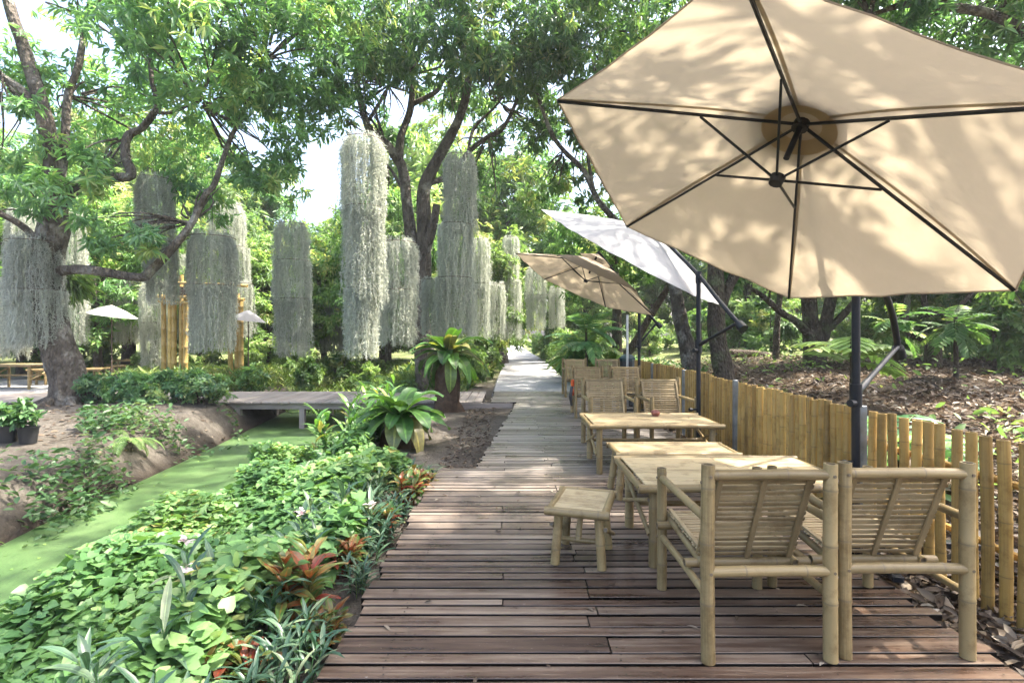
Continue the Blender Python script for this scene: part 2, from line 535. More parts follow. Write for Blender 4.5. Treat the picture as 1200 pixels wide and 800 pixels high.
class MB:
    """collects boxes, poles and sheets into ONE mesh"""
    def __init__(s):
        s.v, s.f, s.uv, s.rnd, s.al = [], [], [], [], []

    def add(s, verts, faces, uv=None, rnd=None, al=None):
        b = len(s.v); n = len(verts)
        s.v += [tuple(x) for x in verts]
        s.f += [tuple(i + b for i in f) for f in faces]
        s.uv += uv if uv is not None else [(0, 0)] * n
        s.rnd += rnd if isinstance(rnd, list) else [random.random() if rnd is None else rnd] * n
        s.al += al if al is not None else [0.0] * n

    def box(s, c, size, rot=None, bev=0.0, r=None, gap_shade=False):
        hx, hy, hz = size[0] / 2, size[1] / 2, size[2] / 2
        b = min(bev, hx * .9, hy * .9, hz * .9)
        r = random.random() if r is None else r
        if b <= 0:
            vs_ = [Vector((x, y, z)) for x in (-hx, hx) for y in (-hy, hy) for z in (-hz, hz)]
            fs = [(0, 1, 3, 2), (4, 6, 7, 5), (0, 4, 5, 1), (2, 3, 7, 6), (0, 2, 6, 4), (1, 5, 7, 3)]
        else:
            bm_v = []
            rings = [(-hz, b), (-hz + b, 0), (hz - b, 0), (hz, b)]
            for z, ins in rings:
                x, y = hx - ins, hy - ins
                c_ = b if ins == 0 else b * .6
                bm_v += [Vector(p) for p in ((-x + c_, -y, z), (x - c_, -y, z), (x, -y + c_, z), (x, y - c_, z), (x - c_, y, z), (-x + c_, y, z), (-x, y - c_, z), (-x, -y + c_, z))]
            vs_ = bm_v
            fs = [tuple(range(7, -1, -1)), tuple(range(24, 32))]
            for k in range(3):
                for i in range(8):
                    j = (i + 1) % 8
                    fs.append((k * 8 + i, k * 8 + j, k * 8 + 8 + j, k * 8 + 8 + i))
        if hx >= hy and hx >= hz: uv = [(v.y + v.z, v.x) for v in vs_]
        elif hy >= hz: uv = [(v.x + v.z, v.y) for v in vs_]
        else: uv = [(v.x + v.y, v.z) for v in vs_]
        mt = rot if rot is not None else Matrix.Identity(3)
        c = Vector(c)
        s.add([mt @ v + c for v in vs_], fs, uv, r, [1.0] * 24 + [0.0] * 8 if gap_shade and b > 0 else None)  # sides and underside painted near black: the shade of the gaps as colour

    def bar(s, p0, p1, w, t, up=(0, 0, 1)):
        p0, p1 = Vector(p0), Vector(p1)
        d = p1 - p0
        y = d.normalized(); z = Vector(up)
        x = y.cross(z).normalized(); z = x.cross(y)
        s.box((p0 + p1) / 2, (w, d.length, t), Matrix((x, y, z)).transposed(), min(w, t) * .18)

    def pole(s, p0, p1, r, r1=None, node=.22, seg=12, hollow=True, off=None, bulge=.07):
        """a bamboo cane: swellings with a dark ring at the nodes, cut ends with a dark hollow"""
        p0, p1 = Vector(p0), Vector(p1)
        r1 = r if r1 is None else r1
        d = p1 - p0; Ln = d.length; d.normalize()
        a = d.orthogonal().normalized(); b = d.cross(a)
        st = [(0, 1.0, 0.0)]
        if node:
            t = (random.random() if off is None else off) * node
            while t < Ln:
                if .02 < t < Ln - .02:
                    w = min(.014, Ln * .05)
                    st += [(t - w, 1.0, 0), (t - w * .35, 1 + bulge, .1), (t, 1 + bulge * .45, .75), (t + w * .35, 1 + bulge, .1), (t + w, 1.0, 0)]
                t += node * random.uniform(.9, 1.12)
        st.append((Ln, 1.0, 0.0))
        st.sort()
        V, UV, AL = [], [], []
        bend = a * random.uniform(-1, 1) * Ln * .006 + b * random.uniform(-1, 1) * Ln * .006
        for t, k, nd in st:
            rr = (r + (r1 - r) * t / Ln) * k
            c = p0 + d * t + bend * math.sin(math.pi * t / Ln)
            for i in range(seg):
                an = 2 * math.pi * i / seg
                V.append(c + a * (rr * math.cos(an)) + b * (rr * math.sin(an)))
                UV.append((i / seg if i <= seg / 2 else 1 - i / seg, t)); AL.append(nd)
        Fs = []
        for k in range(len(st) - 1):
            for i in range(seg):
                j = (i + 1) % seg
                Fs.append((k * seg + i, k * seg + j, k * seg + seg + j, k * seg + seg + i))
        for end, (c, rr, sg) in enumerate(((p0, r, -1), (p1, r1, 1))):
            base = 0 if end == 0 else (len(st) - 1) * seg
            q = len(V)
            ins = .68 if hollow else .5
            dep = -sg * rr * (.45 if hollow else 0.0)
            for i in range(seg):
                an = 2 * math.pi * i / seg
                V.append(c + (a * math.cos(an) + b * math.sin(an)) * rr * ins); UV.append((0, 0)); AL.append(.45)
            for i in range(seg):
                an = 2 * math.pi * i / seg
                V.append(c + d * dep + (a * math.cos(an) + b * math.sin(an)) * rr * ins * .95); UV.append((0, 0)); AL.append(.9)
            for i in range(seg):
                j = (i + 1) % seg
                f1 = (base + i, base + j, q + j, q + i); f2 = (q + i, q + j, q + seg + j, q + seg + i)
                if end == 0: f1, f2 = f1[::-1], f2[::-1]
                Fs += [f1, f2]
            cap = tuple(q + seg + i for i in range(seg))
            Fs.append(cap if end == 1 else cap[::-1])
        s.add(V, Fs, UV, None, AL)

    def tube(s, pts, rad, seg=8, sub=4, gnarl=0.0, caps=True):
        pts = [Vector(p) for p in pts]
        if len(pts) == 2: pts = [pts[0], (pts[0] + pts[1]) / 2, pts[1]]; rad = [rad[0], (rad[0] + rad[-1]) / 2, rad[-1]]
        C, R = [], []
        n = len(pts)
        for i in range(n - 1):
            q0, q1, q2, q3 = pts[max(i - 1, 0)], pts[i], pts[i + 1], pts[min(i + 2, n - 1)]
            for k in range(sub):
                t = k / sub
                C.append(.5 * ((2 * q1) + (q2 - q0) * t + (2 * q0 - 5 * q1 + 4 * q2 - q3) * t * t + (3 * q1 - q0 - 3 * q2 + q3) * t ** 3))
                R.append(rad[i] + (rad[i + 1] - rad[i]) * t)
        C.append(pts[-1]); R.append(rad[-1])
        V, UV = [], []
        a = None; ln = 0
        ph = random.random() * 6
        for i, c in enumerate(C):
            d = (C[min(i + 1, len(C) - 1)] - C[max(i - 1, 0)]).normalized()
            a = d.orthogonal().normalized() if a is None else (a - d * a.dot(d)).normalized()
            b = d.cross(a)
            if i: ln += (C[i] - C[i - 1]).length
            for k in range(seg):
                an = 2 * math.pi * k / seg
                w = 1 + gnarl * (.6 * math.sin(3 * an + ph + i * .35) + .5 * math.sin(2 * an - i * .9 + ph * 2) + .6 * random.uniform(-1, 1) * .5)
                V.append(c + (a * math.cos(an) + b * math.sin(an)) * R[i] * w)
                UV.append((k / seg, ln))
        Fs = []
        for i in range(len(C) - 1):
            for k in range(seg):
                j = (k + 1) % seg
                Fs.append((i * seg + k, i * seg + j, i * seg + seg + j, i * seg + seg + k))
        if caps:
            Fs.append(tuple(range(seg))[::-1]); Fs.append(tuple((len(C) - 1) * seg + k for k in range(seg)))
        s.add(V, Fs, UV)

    def mesh(s, name, mat, smooth=True, ang=40):
        me = bpy.data.meshes.new(name)
        me.from_pydata([tuple(v) for v in s.v], [], s.f)
        me.update()
        l = me.uv_layers.new(name='UVMap')
        idx = np.empty(len(me.loops), np.int32); me.loops.foreach_get('vertex_index', idx)
        l.data.foreach_set('uv', np.asarray(s.uv, np.float32)[idx].ravel())
        for nm, arr in (('rnd', s.rnd), ('al', s.al)):
            a = me.attributes.new(nm, 'FLOAT', 'POINT'); a.data.foreach_set('value', np.asarray(arr, np.float32))
        me.materials.append(mat)
        if smooth:
            me.polygons.foreach_set('use_smooth', np.ones(len(me.polygons), bool))
            me.set_sharp_from_angle(angle=math.radians(ang))
        return me

    def build(s, name, mat, parent=None, smooth=True, ang=40):
        return link(name, s.mesh(name, mat, smooth, ang), parent)


def copy_tree(o, parent=None):
    c = o.copy()
    COL.objects.link(c)
    if parent is not None:
        c.parent = parent
        c.matrix_parent_inverse = o.matrix_parent_inverse.copy()
    for ch in list(o.children):
        copy_tree(ch, c)
    return c


def unit(v):
    return v / np.maximum(np.linalg.norm(v, axis=-1, keepdims=True), 1e-9)


T_DIAMOND = (np.array([(0, 0, 0), (.5, .5, .10), (1, 0, -.06), (.5, -.5, .10)]), np.array([(0, 2, 1), (0, 3, 2)]))
T_LEAF = (np.array([(0, 0, 0), (.3, .42, .07), (.68, .40, .04), (1, 0, -.12), (.68, -.40, .04), (.3, -.42, .07), (.3, 0, 0), (.68, 0, -.03)]),
          np.array([(0, 6, 1), (6, 7, 1), (1, 7, 2), (7, 3, 2), (0, 5, 6), (6, 5, 7), (5, 4, 7), (7, 4, 3)]))
T_HEART = (np.array([(.12, 0, 0), (-.08, .26, .03), (.12, .5, .07), (.45, .44, .05), (1, 0, -.10), (.45, -.44, .05), (.12, -.5, .07), (-.08, -.26, .03), (.5, 0, -.02)]),
           np.array([(0, 2, 1), (0, 8, 3), (0, 3, 2), (8, 4, 3), (0, 7, 6), (0, 5, 8), (0, 6, 5), (8, 5, 4)]))


def leaves(p, d, n, Ln, W, tmpl, mat, name, rnd=None, smooth=False):
    """one leaf per row: p base, d direction, n rough upward side"""
    T, Fc = tmpl
    d = unit(d); s_ = unit(np.cross(n, d)); n = np.cross(d, s_)
    Ln = np.broadcast_to(Ln, len(p)); W = np.broadcast_to(W, len(p))
    V = (p[:, None] + (Ln[:, None] * T[None, :, 0])[..., None] * d[:, None] + (W[:, None] * T[None, :, 1])[..., None] * s_[:, None]
         + (Ln[:, None] * T[None, :, 2])[..., None] * n[:, None])
    k = len(T)
    Fa = (Fc[None] + (np.arange(len(p)) * k)[:, None, None]).reshape(-1, 3)
    if rnd is None: rnd = rng.random(len(p))
    al = np.tile(T[:, 0], len(p))
    return np_mesh(name, V.reshape(-1, 3), Fa, mat, np.repeat(rnd, k), al, smooth=smooth)


def crown_mesh(name, blobs, n_leaf, Ln, mat, per=11, droop=.55, tmpl=T_DIAMOND, wr=.27, spread=1.0, hollow=.45, dark=.0):
    """leaf sprays at twig ends through the volume of the blobs; blobs = [(centre, (rx,ry,rz))]"""
    vol = np.array([b[1][0] * b[1][1] * b[1][2] for b in blobs]) ** .72
    vol /= vol.sum()
    ncl = max(4, n_leaf // per)
    P_, O_, R_ = [], [], []
    for (c, r), w in zip(blobs, vol):
        k = max(2, int(ncl * w))
        # second-level clumps so that the outline breaks up
        kc = max(3, k // 9)
        cc = unit(rng.normal(size=(kc, 3))) * (hollow + (1 - hollow) * rng.random((kc, 1)) ** .6)
        pick = rng.integers(0, kc, k)
        q = cc[pick] + rng.normal(size=(k, 3)) * .17
        P_.append(np.array(c) + q * np.array(r)); O_.append(unit(q + 1e-3))
        R_.append(np.clip(rng.normal(.48, .27, kc)[pick], 0, 1))
    Pc, Oc, Rc = np.concatenate(P_), np.concatenate(O_), np.concatenate(R_)
    k = len(Pc)
    az = rng.random((k, per)) * 2 * np.pi
    ax = unit(Oc * .7 + np.array([0, 0, .25]) + rng.normal(size=(k, 3)) * .35)
    u = unit(np.cross(ax, rng.normal(size=(k, 3)))); v = np.cross(ax, u)
    rad = np.cos(az)[..., None] * u[:, None] + np.sin(az)[..., None] * v[:, None]
    d = rad * (.7 + .4 * rng.random((k, per, 1))) + ax[:, None] * rng.uniform(-.1, .7, (k, per, 1)) - np.array([0, 0, droop]) * rng.uniform(.3, 1.4, (k, per, 1))
    base = Pc[:, None] + ax[:, None] * rng.uniform(-.5, .25, (k, per, 1)) * Ln * 1.1 * spread
    nrm = ax[:, None] * .8 + np.array([0, 0, .6]) + rng.normal(size=(k, per, 3)) * .35
    L_ = Ln * rng.uniform(.6, 1.2, k * per)
    rnd = np.clip(np.repeat(Rc, per) + rng.normal(0, .16, k * per) - dark, 0, 1)
    return leaves(base.reshape(-1, 3), d.reshape(-1, 3), nrm.reshape(-1, 3), L_, L_ * wr * 1.0, tmpl, mat, name, rnd)


def blob(px, py, Y, r, sq=.8):
    c = P(px, py, Y)
    return (tuple(c), (r, r, r * sq))


def twigs(mb, start, blobs, n=5, r0=.03):
    """limbs from a fork to the blobs and finer branches inside them"""
    for c, r in blobs:
        c = Vector(c)
        for k in range(n):
            e = c + Vector(rng.normal(size=3)) * .45 * min(r)
            mid = start.lerp(e, .55) + Vector(rng.normal(size=3)) * .12 * (e - start).length + Vector((0, 0, .1))
            a = start.lerp(mid, random.uniform(.0, .5))
            mb.tube([a, mid, e], [r0, r0 * .6, r0 * .15], 5, 3, .1, False)


# ------------------------------------------------------------------ ground, water, walkways
CAN = lambda y: -3.78 - .115 * (y - 5)


def sstep(a, b, x):
    t = np.clip((x - a) / (b - a), 0, 1)
    return t * t * (3 - 2 * t)


def terrain(x, y):
    x = np.asarray(x, float); y = np.asarray(y, float)
    z = np.full(np.broadcast(x, y).shape, -.13)
    z = z + .72 * sstep(3.0, 9.5, x) * sstep(-3, 4, y)
    d = x - CAN(y)
    near = 1 - sstep(16, 19, y)
    left = sstep(-6.6, -4.9, -0 + d * 0 + x * 0 + (-(-x)) * 0 + x)  # 0 far left of the canal, 1 right of it
    z = z + .22 * np.exp(-(((x + 7.9) / 2.6) ** 2 + ((y - 9.2) / 3.2) ** 2))
    prof = np.where(d < 0, 1 - sstep(.75, 1.75, -d), 1 - sstep(.7, 2.1, d))
    z = z - .78 * prof * near
    z = z + .035 * np.sin(x * 1.7 + .6 * np.sin(y * 1.3)) * np.sin(y * 1.1 + 1) + .02 * np.sin(x * 4.1 + y * 2.3) * np.sin(y * 3.7 - x)
    flat = np.exp(-np.maximum(0, np.abs(x - .7) - 1.7) ** 2 / .3)
    z = z * (1 - flat) + np.minimum(z, -.13) * flat
    return z


def tz(x, y):
    return float(terrain(x, y))


xs = np.concatenate([np.arange(-90, -16, 4), np.arange(-16, 16, .16), np.arange(16, 92, 4)])
ys = np.concatenate([np.arange(-12, 0, 1.5), np.arange(0, 20, .16), np.arange(20, 160, 4)])
gx, gy = np.meshgrid(xs, ys)
gz = terrain(gx, gy)
nx, ny = len(xs), len(ys)
ii = (np.arange(ny - 1)[:, None] * nx + np.arange(nx - 1)[None]).ravel()
gm = np_mesh('ground', np.stack([gx, gy, gz], -1).reshape(-1, 3), np.stack([ii, ii + 1, ii + nx + 1, ii + nx], 1), M['soil'], smooth=True)
tag(link('ground', gm), 'bare soil ground with mounds along the green canal', 'ground', kind='structure')

mb = MB()
yy = np.arange(-6, 19.1, .5)
V = []
for y in yy:
    V += [(CAN(y) - 1.5, y, -.6), (CAN(y) + 1.6, y, -.6)]
mb.add(V, [(2 * i, 2 * i + 1, 2 * i + 3, 2 * i + 2) for i in range(len(yy) - 1)])
tag(mb.build('canal_water', M['water']), 'narrow canal covered in bright green duckweed', 'water', kind='structure')


def left_edge(y):
    if y < 5.72: return -.80
    if y < 11.35: return -.36 + (y - 5.8) * .09
    return -.42


def right_edge(y):
    return 2.2 if y < 4.1 else (2.4 if y < 13.5 else 1.75)


mb = MB()
y = .1
while y < 13.45:
    w = random.choice([.058, .064, .068, .072, .076, .082, .09])
    if random.random() < .07: w *= 1.6
    g = random.uniform(.011, .020)
    yc = y + w / 2
    l, r = left_edge(yc) + random.uniform(-.03, .02), right_edge(yc) + random.uniform(-.04, .05)
    cuts = [l]
    x = random.choice([-.05, .42, .45, 1.35, 9, 9]) + random.uniform(-.03, .03)
    if l + .15 < x < r - .3: cuts.append(x)
    cuts.append(r)
    for a, b in zip(cuts[:-1], cuts[1:]):
        ln = b - a - .004
        rot = Matrix.Rotation(random.uniform(-.004, .004), 3, 'Z') @ Matrix.Rotation(random.uniform(-.03, .03), 3, 'X')
        mb.box(((a + b) / 2, yc, -.019 + random.uniform(-.004, 0)), (ln, w, .036), rot, .003, None, True)
    for xj in (-.55, .5, 1.4, 2.1) if y < 5.6 else (.4, 1.1, 1.9):
        for q in (-.28, .28):
            cxn, cyn = xj + random.uniform(-.008, .008), yc + q * w
            if l + .03 < cxn < r - .03 and random.random() < .9:
                mb.add([(cxn + .0048 * math.cos(k * math.pi / 3), cyn + .0048 * math.sin(k * math.pi / 3), .0016) for k in range(6)], [tuple(range(6))], None, .2, [.8] * 6)
    y += w + g
for xj in (-.55, .5, 1.4, 2.1):
    mb.box((xj, 2.9, -.075), (.07, 5.6, .07))
for xj in (.4, 1.1, 1.9):
    mb.box((xj, 9.5, -.075), (.07, 7.6, .07))
mb.uv = [(u + random.random() * 0, v) for u, v in mb.uv]
# slide every plank's grain by its own amount
mb.uv = [(u + r * 13.7, v + r * 31.1) for (u, v), r in zip(mb.uv, mb.rnd)]
mb.uv = [(v, u) for u, v in mb.uv]
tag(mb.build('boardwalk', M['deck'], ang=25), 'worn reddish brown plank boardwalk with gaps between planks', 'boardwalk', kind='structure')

# the side boardwalk crossing the canal
mb = MB()
x = -16.0
while x < -.55:
    w = random.uniform(.14, .20)
    if x + w > -.5: break
    mb.box((x + w / 2, 12.4 + random.uniform(-.03, .03), -.022 + random.uniform(-.004, 0)), (w, 2.1, .04), Matrix.Rotation(random.uniform(-.01, .01), 3, 'Z'), .006)
    x += w + random.uniform(.006, .014)
for yj in (11.5, 12.4, 13.3):
    mb.box((-8.3, yj, -.11), (15.4, .09, .13), None, 0, .02)
for x in (-5.95, -4.55, -3.55, -2.2):
    for yj in (11.5, 13.3):
        mb.box((x, yj, -.55), (.11, .11, .75), None, 0, .05)
mb.box((-.70, 11.30, -.10), (1.5, .03, .15), None, .004, .9)
mb.uv = [(v + r * 31.1, u + r * 13.7) for (u, v), r in zip(mb.uv, mb.rnd)]
tag(mb.build('plank_footbridge', M['board_grey'], ang=25), 'grey plank footbridge on posts crossing the green canal', 'footbridge', kind='structure')

V, Fs = [], []
pp = [(13.47, -.42, 1.9), (16, -.42, 1.85), (18.0, -.42, 1.78), (22, -.36, 1.85), (28, -.25, 1.9), (36, -.2, 1.8), (48, -.45, 1.55), (70, -.6, 1.4)]
mb = MB()
mb.add([(a, y, -.012) for y, l, r in pp for a in (l, r)] + [(a, y, -.2) for y, l, r in pp for a in (l - .1, r + .1)],
       [(2 * i, 2 * i + 1, 2 * i + 3, 2 * i + 2) for i in range(7)] + [(16 + 2 * i, 2 * i, 2 * i + 2, 18 + 2 * i) for i in range(7)] + [(2 * i + 1, 17 + 2 * i, 19 + 2 * i, 2 * i + 3) for i in range(7)] + [(16, 17, 1, 0)])
tag(mb.build('path', M['gravel'], smooth=False), 'grey gravel path running on beyond the boardwalk', 'path', kind='structure')

# ------------------------------------------------------------------ bamboo furniture
def armchair(label):
    t = empty('bamboo_armchair', label=label, cat='armchair', group='bamboo armchairs along the boardwalk')
    w, dp = .275, .335
    bm = M['bamboo']
    for sx in (-1, 1):
        m = MB(); m.pole((sx * w, -dp, 0), (sx * w, -dp, .875), .031, .0295, .27)
        for z in (.40, .825): peg(m, (sx * w, -dp - .030, z), (0, -1, 0)); peg(m, (sx * (w + .030), -dp, z - .03), (sx, 0, 0))
        m.build('leg', bm, t)
        m = MB(); m.pole((sx * w, dp, 0), (sx * w, dp, .69), .0275, .026, .25)
        for z in (.30, .635): peg(m, (sx * (w + .0265), dp, z), (sx, 0, 0))
        m.build('leg', bm, t)
        m = MB(); m.pole((sx * w, dp - .02, .635), (sx * w, -dp + .02, .625), .02, None, .2, 10); m.build('armrest', bm, t)
        m = MB(); m.pole((sx * w, dp - .02, .30), (sx * w, -dp + .02, .285), .018, None, .2, 10); m.build('side_rail', bm, t)
        m = MB(); m.pole((sx * (w - .05), dp + .03, .405), (sx * (w - .05), -.145, .352), .019, None, .2, 10); m.build('seat_rail', bm, t)
    m = MB(); m.pole((-w, -dp, .825), (w, -dp, .825), .024, None, .3, 10); m.build('top_rail', bm, t)
    m = MB(); m.pole((-w, -dp - .005, .40), (w, -dp - .005, .40), .024, None, .3, 10); m.build('back_rail', bm, t)
    m = MB(); m.pole((-w - .04, dp - .04, .375), (w + .04, dp - .04, .375), .022, None, .3, 10); m.build('front_rail', bm, t)
    m = MB(); m.pole((-w - .03, -dp + .22, .345), (w + .03, -dp + .22, .345), .022, None, .3, 10); m.build('under_rail', bm, t)
    # seat of split cane
    m = MB()
    n = 15
    for k in range(n):
        f = (k + .5) / n
        yy_ = dp + .02 - f * .455
        zz = .436 - f * .036
        m.box((random.uniform(-.004, .004), yy_, zz + random.uniform(-.001, .002)), (2 * w - .075, .027, .009), Matrix.Rotation(random.uniform(-.012, .012), 3, 'Z') @ Matrix.Rotation(-.078, 3, 'X'), .003)
    seat = m.build('seat', M['bamboo_slat'], t, ang=30)
    for sx in (-1, 1):
        m = MB(); m.bar((sx * (w - .055), dp + .02, .447), (sx * (w - .055), -.09, .413), .022, .012); m.build('seat_batten', M['bamboo_slat'], seat)
    # backrest leaning back onto the top rail
    b0, b1 = Vector((0, -.105, .372)), Vector((0, -dp + .038, .822))
    dv = (b1 - b0); up = dv.normalized(); nrm = Vector((1, 0, 0)).cross(up)
    mt = Matrix((Vector((1, 0, 0)), up, nrm)).transposed()
    m = MB()
    n = 16
    for k in range(n):
        f = (k + .5) / n
        c = b0 + dv * f
        m.box(c + Vector((random.uniform(-.004, .004), 0, 0)), (2 * w - .075, dv.length / n - random.uniform(.005, .010), .009), mt @ Matrix.Rotation(random.uniform(-.016, .016), 3, 'Z') @ Matrix.Rotation(random.uniform(-.25, .25), 3, 'X'), .003)
    back = m.build('backrest', M['bamboo_back'], t, ang=30)
    for x in (-.205, 0, .205):
        m = MB(); o = -nrm * .012 if nrm.y > 0 else nrm * .012
        m.bar(b0 + o + Vector((x, 0, 0)), b0 + dv * .97 + o + Vector((x, 0, 0)), .026, .013, nrm); m.build('batten', M['bamboo_back'], back)
    for x in (-.228, .228):
        m = MB(); o = nrm * .012 if nrm.y > 0 else -nrm * .012
        m.bar(b0 + o + Vector((x, 0, 0)), b1 + o + Vector((x, 0, 0)), .024, .011, nrm); m.build('batten', M['bamboo_back'], back)
    return t


def table(label, sx=1.36, sy=.78, h=.52, name='bamboo_table'):
    t = empty(name, label=label, cat='table', group='low bamboo tables')
    bm = M['bamboo']
    hx, hy = sx / 2, sy / 2
    m = MB()
    n = 8
    for k in range(n):
        yy_ = -hy + .035 + (k + .5) * (sy - .07) / n
        x = -hx + .03
        while x < hx - .04:
            e = min(hx - .03, x + random.uniform(.35, .8))
            if hx - .03 - e < .15: e = hx - .03
            m.box(((x + e) / 2, yy_, h - .006 + random.uniform(-.0015, .0015)), (e - x - .003, (sy - .07) / n - .002, .011), Matrix.Rotation(random.uniform(-.004, .004), 3, 'Z'), .002)
            x = e
    m.build('tabletop', M['bamboo_slat'], t, ang=30)
    for s in (-1, 1):
        m = MB(); m.pole((-hx - .02, s * hy, h - .022), (hx + .02, s * hy, h - .022), .026, None, .35); m.build('edge_pole', bm, t)
        m = MB(); m.pole((s * (hx - .005), -hy, h - .03), (s * (hx - .005), hy, h - .03), .023, None, .3); m.build('edge_pole', bm, t)
        m = MB(); m.pole((s * (hx - .06), -hy + .04, .20), (s * (hx - .06), hy - .04, .42), .015, None, .2, 10); m.build('brace', bm, t)
        m = MB(); m.pole((s * (hx - .055), hy - .04, .20), (s * (hx - .055), -hy + .04, .42), .014, None, .2, 10); m.build('brace', bm, t)
        for q in (-1, 1):
            m = MB(); m.pole((s * (hx - .09), q * (hy - .05), 0), (s * (hx - .09), q * (hy - .05), h - .05), .033, .031, .2); m.build('leg', bm, t)
    m = MB(); m.pole((-hx + .05, 0, .29), (hx - .05, 0, .29), .018, None, .3, 10); m.build('stretcher', bm, t)
    return t


def bench(label, sx=1.1, sy=.44, h=.42, name='bamboo_bench', cat='bench', group='bamboo benches'):
    t = empty(name, label=label, cat=cat, group=group)
    bm = M['bamboo']
    hx, hy = sx / 2, sy / 2
    m = MB()
    n = max(5, int(sy / .035))
    for k in range(n):
        yy_ = -hy + .02 + (k + .5) * (sy - .04) / n
        sag = .0
        m.box((0, yy_, h - .012 + random.uniform(-.001, .001)), (sx - .07, (sy - .04) / n - .0015, .010), Matrix.Rotation(random.uniform(-.004, .004), 3, 'Z'), .002)
    m.build('seat', M['bamboo_slat'], t, ang=30)
    for s in (-1, 1):
        m = MB(); m.pole((-hx, s * hy, h - .024), (hx, s * hy, h - .024), .027, None, .3); m.build('edge_pole', bm, t)
        m = MB(); m.pole((s * (hx - .03), -hy, h - .02), (s * (hx - .03), hy, h - .02), .024, None, .3); m.build('edge_pole', bm, t)
        if sx < .6:
            m = MB(); m.pole((s * (hx - .03), -hy + .05, .25), (s * (hx - .02), hy - .05, .10), .014, None, .2, 10); m.build('brace', bm, t)
        else:
            m = MB(); m.pole((s * (hx - .09), -hy + .06, .12), (s * (hx - .09), hy - .06, .13), .017, None, .2, 10); m.build('brace', bm, t)
        for q in (-1, 1):
            k_ = .022 if sx < .6 else 0
            m = MB(); m.pole((s * (hx - .03 - k_), q * (hy - .035 - k_), 0), (s * (hx - .075), q * (hy - .075), h - .05), .033 - k_ * .2, .03 - k_ * .1, .2); m.build('leg', bm, t)
    m = MB(); m.pole((-hx + .06, -.05, .12), (hx - .06, -.05, .12), .016, None, .3, 10); m.build('stretcher', bm, t)
    if sx < .6:
        m = MB(); m.pole((-.02, -.05, .12), (-.01, .02, h - .05), .019, None, .2, 10); m.build('strut', bm, t)
    return t


pi = math.pi
ch0 = armchair('bamboo armchair nearest the camera on the left, its slatted back turned to us')
chairs = [
    (1.147, 2.67, .02, None),
    (1.787, 2.70, -.01, 'bamboo armchair with its back to us beside the fence and the loose litter'),
    (1.255, 6.72, pi, 'bamboo armchair facing us behind the table with the clay pot, on its walkway side'),
    (1.995, 6.74, pi + .02, 'bamboo armchair facing us behind the clay pot table, right by the fence'),
    (1.42, 9.45, pi - .02, 'bamboo armchair in the middle row with an orange cloth on its arm'),
    (2.14, 9.45, pi + .01, 'bamboo armchair in the middle row next to the dark parasol pole'),
    (1.56, 12.5, pi, 'farthest bamboo armchair at the walkway edge under the third parasol'),
    (2.37, 12.5, pi, 'farthest bamboo armchair at the fence end by the teal and black bin'),
]
for i, (x, y, rz, lb) in enumerate(chairs):
    c = ch0 if i == 0 else copy_tree(ch0)
    c.location = (x, y, 0); c.rotation_euler = (0, 0, rz)
    if lb: c['label'] = lb

tb0 = table('low bamboo table in front of the two near armchairs, beside the small stool')
tb0.location = (1.49, 3.63, 0)
tb = copy_tree(tb0); tb.location = (1.52, 5.82, 0); tb['label'] = 'low bamboo table with a small clay pot standing on it'
bn0 = bench('wide low bamboo bench between the two low tables')
bn0.location = (1.47, 4.80, 0)
st0 = bench('small square bamboo stool standing alone on the wet planks', .40, .46, .375, 'bamboo_stool', 'stool', 'bamboo stools')
st0.location = (.475, 3.45, 0); st0.rotation_euler = (0, 0, math.radians(-17))

# clay pot on the second table
def lathe(prof, seg=16):
    V = [(r * math.cos(2 * pi * i / seg), r * math.sin(2 * pi * i / seg), z) for r, z in prof for i in range(seg)]
    Fs = [(k * seg + i, k * seg + (i + 1) % seg, k * seg + seg + (i + 1) % seg, k * seg + seg + i) for k in range(len(prof) - 1) for i in range(seg)]
    Fs += [tuple(range(seg))[::-1], tuple((len(prof) - 1) * seg + i for i in range(seg))]
    m = MB(); m.add(V, Fs, None, .5)
    return m


o = lathe([(.032, 0), (.046, .02), (.05, .045), (.04, .062), (.036, .058), (.03, .03), (.01, .025)]).build('clay_pot', M['clay'])
o.location = (1.66, 6.0, .521)
tag(o, 'small brown clay pot standing on the second low table', 'pot')

# bamboo fence
SEC = [(1.75, 4.0, .104, .029), (4.0, 6.25, .088, .031), (6.25, 8.1, .080, .030), (8.1, 9.9, .076, .030), (9.9, 11.4, .076, .030)]
FL = ['nearest bamboo fence section with gaps between its thick golden canes',
      'bamboo fence section behind the near parasol pole, canes close together',
      'middle bamboo fence section behind the clay pot table',
      'bamboo fence section behind the white parasol pole, beyond the middle one',
      'farthest bamboo fence section ending by the teal and black bin']
for (y0, y1, sp, r), lb in zip(SEC, FL):
    t = empty('bamboo_fence', (2.7, (y0 + y1) / 2, 0), 0, lb, 'fence', 'bamboo fence sections')
    ym = (y0 + y1) / 2
    y = y1 - .09
    while y > y0 + .04:
        h = .885 + (.03 if y > 7 else 0) + random.uniform(-.012, .010)
        m = MB(); m.pole((random.uniform(-.008, .008), y - ym, tz(2.7, y) - .05), (random.uniform(-.012, .012), y - ym + random.uniform(-.008, .008), h), r * random.uniform(.93, 1.04), None, .3, 10 if y0 > 5 else 14, True, None, .05)
        m.build('picket', M['bamboo_fence'], t)
        y -= sp * random.uniform(.96, 1.05)
    for z in (.22, .62):
        m = MB(); m.pole((.062, y0 - ym + .03, z), (.062, y1 - ym - .05, z + .01), .022, None, .35, 8); m.build('rail', M['bamboo_fence'], t)
    m = MB(); m.box((-.02, y1 - ym, .40), (.055, .045, 1.02), None, .004); m.build('post', M['grey_metal'], t)

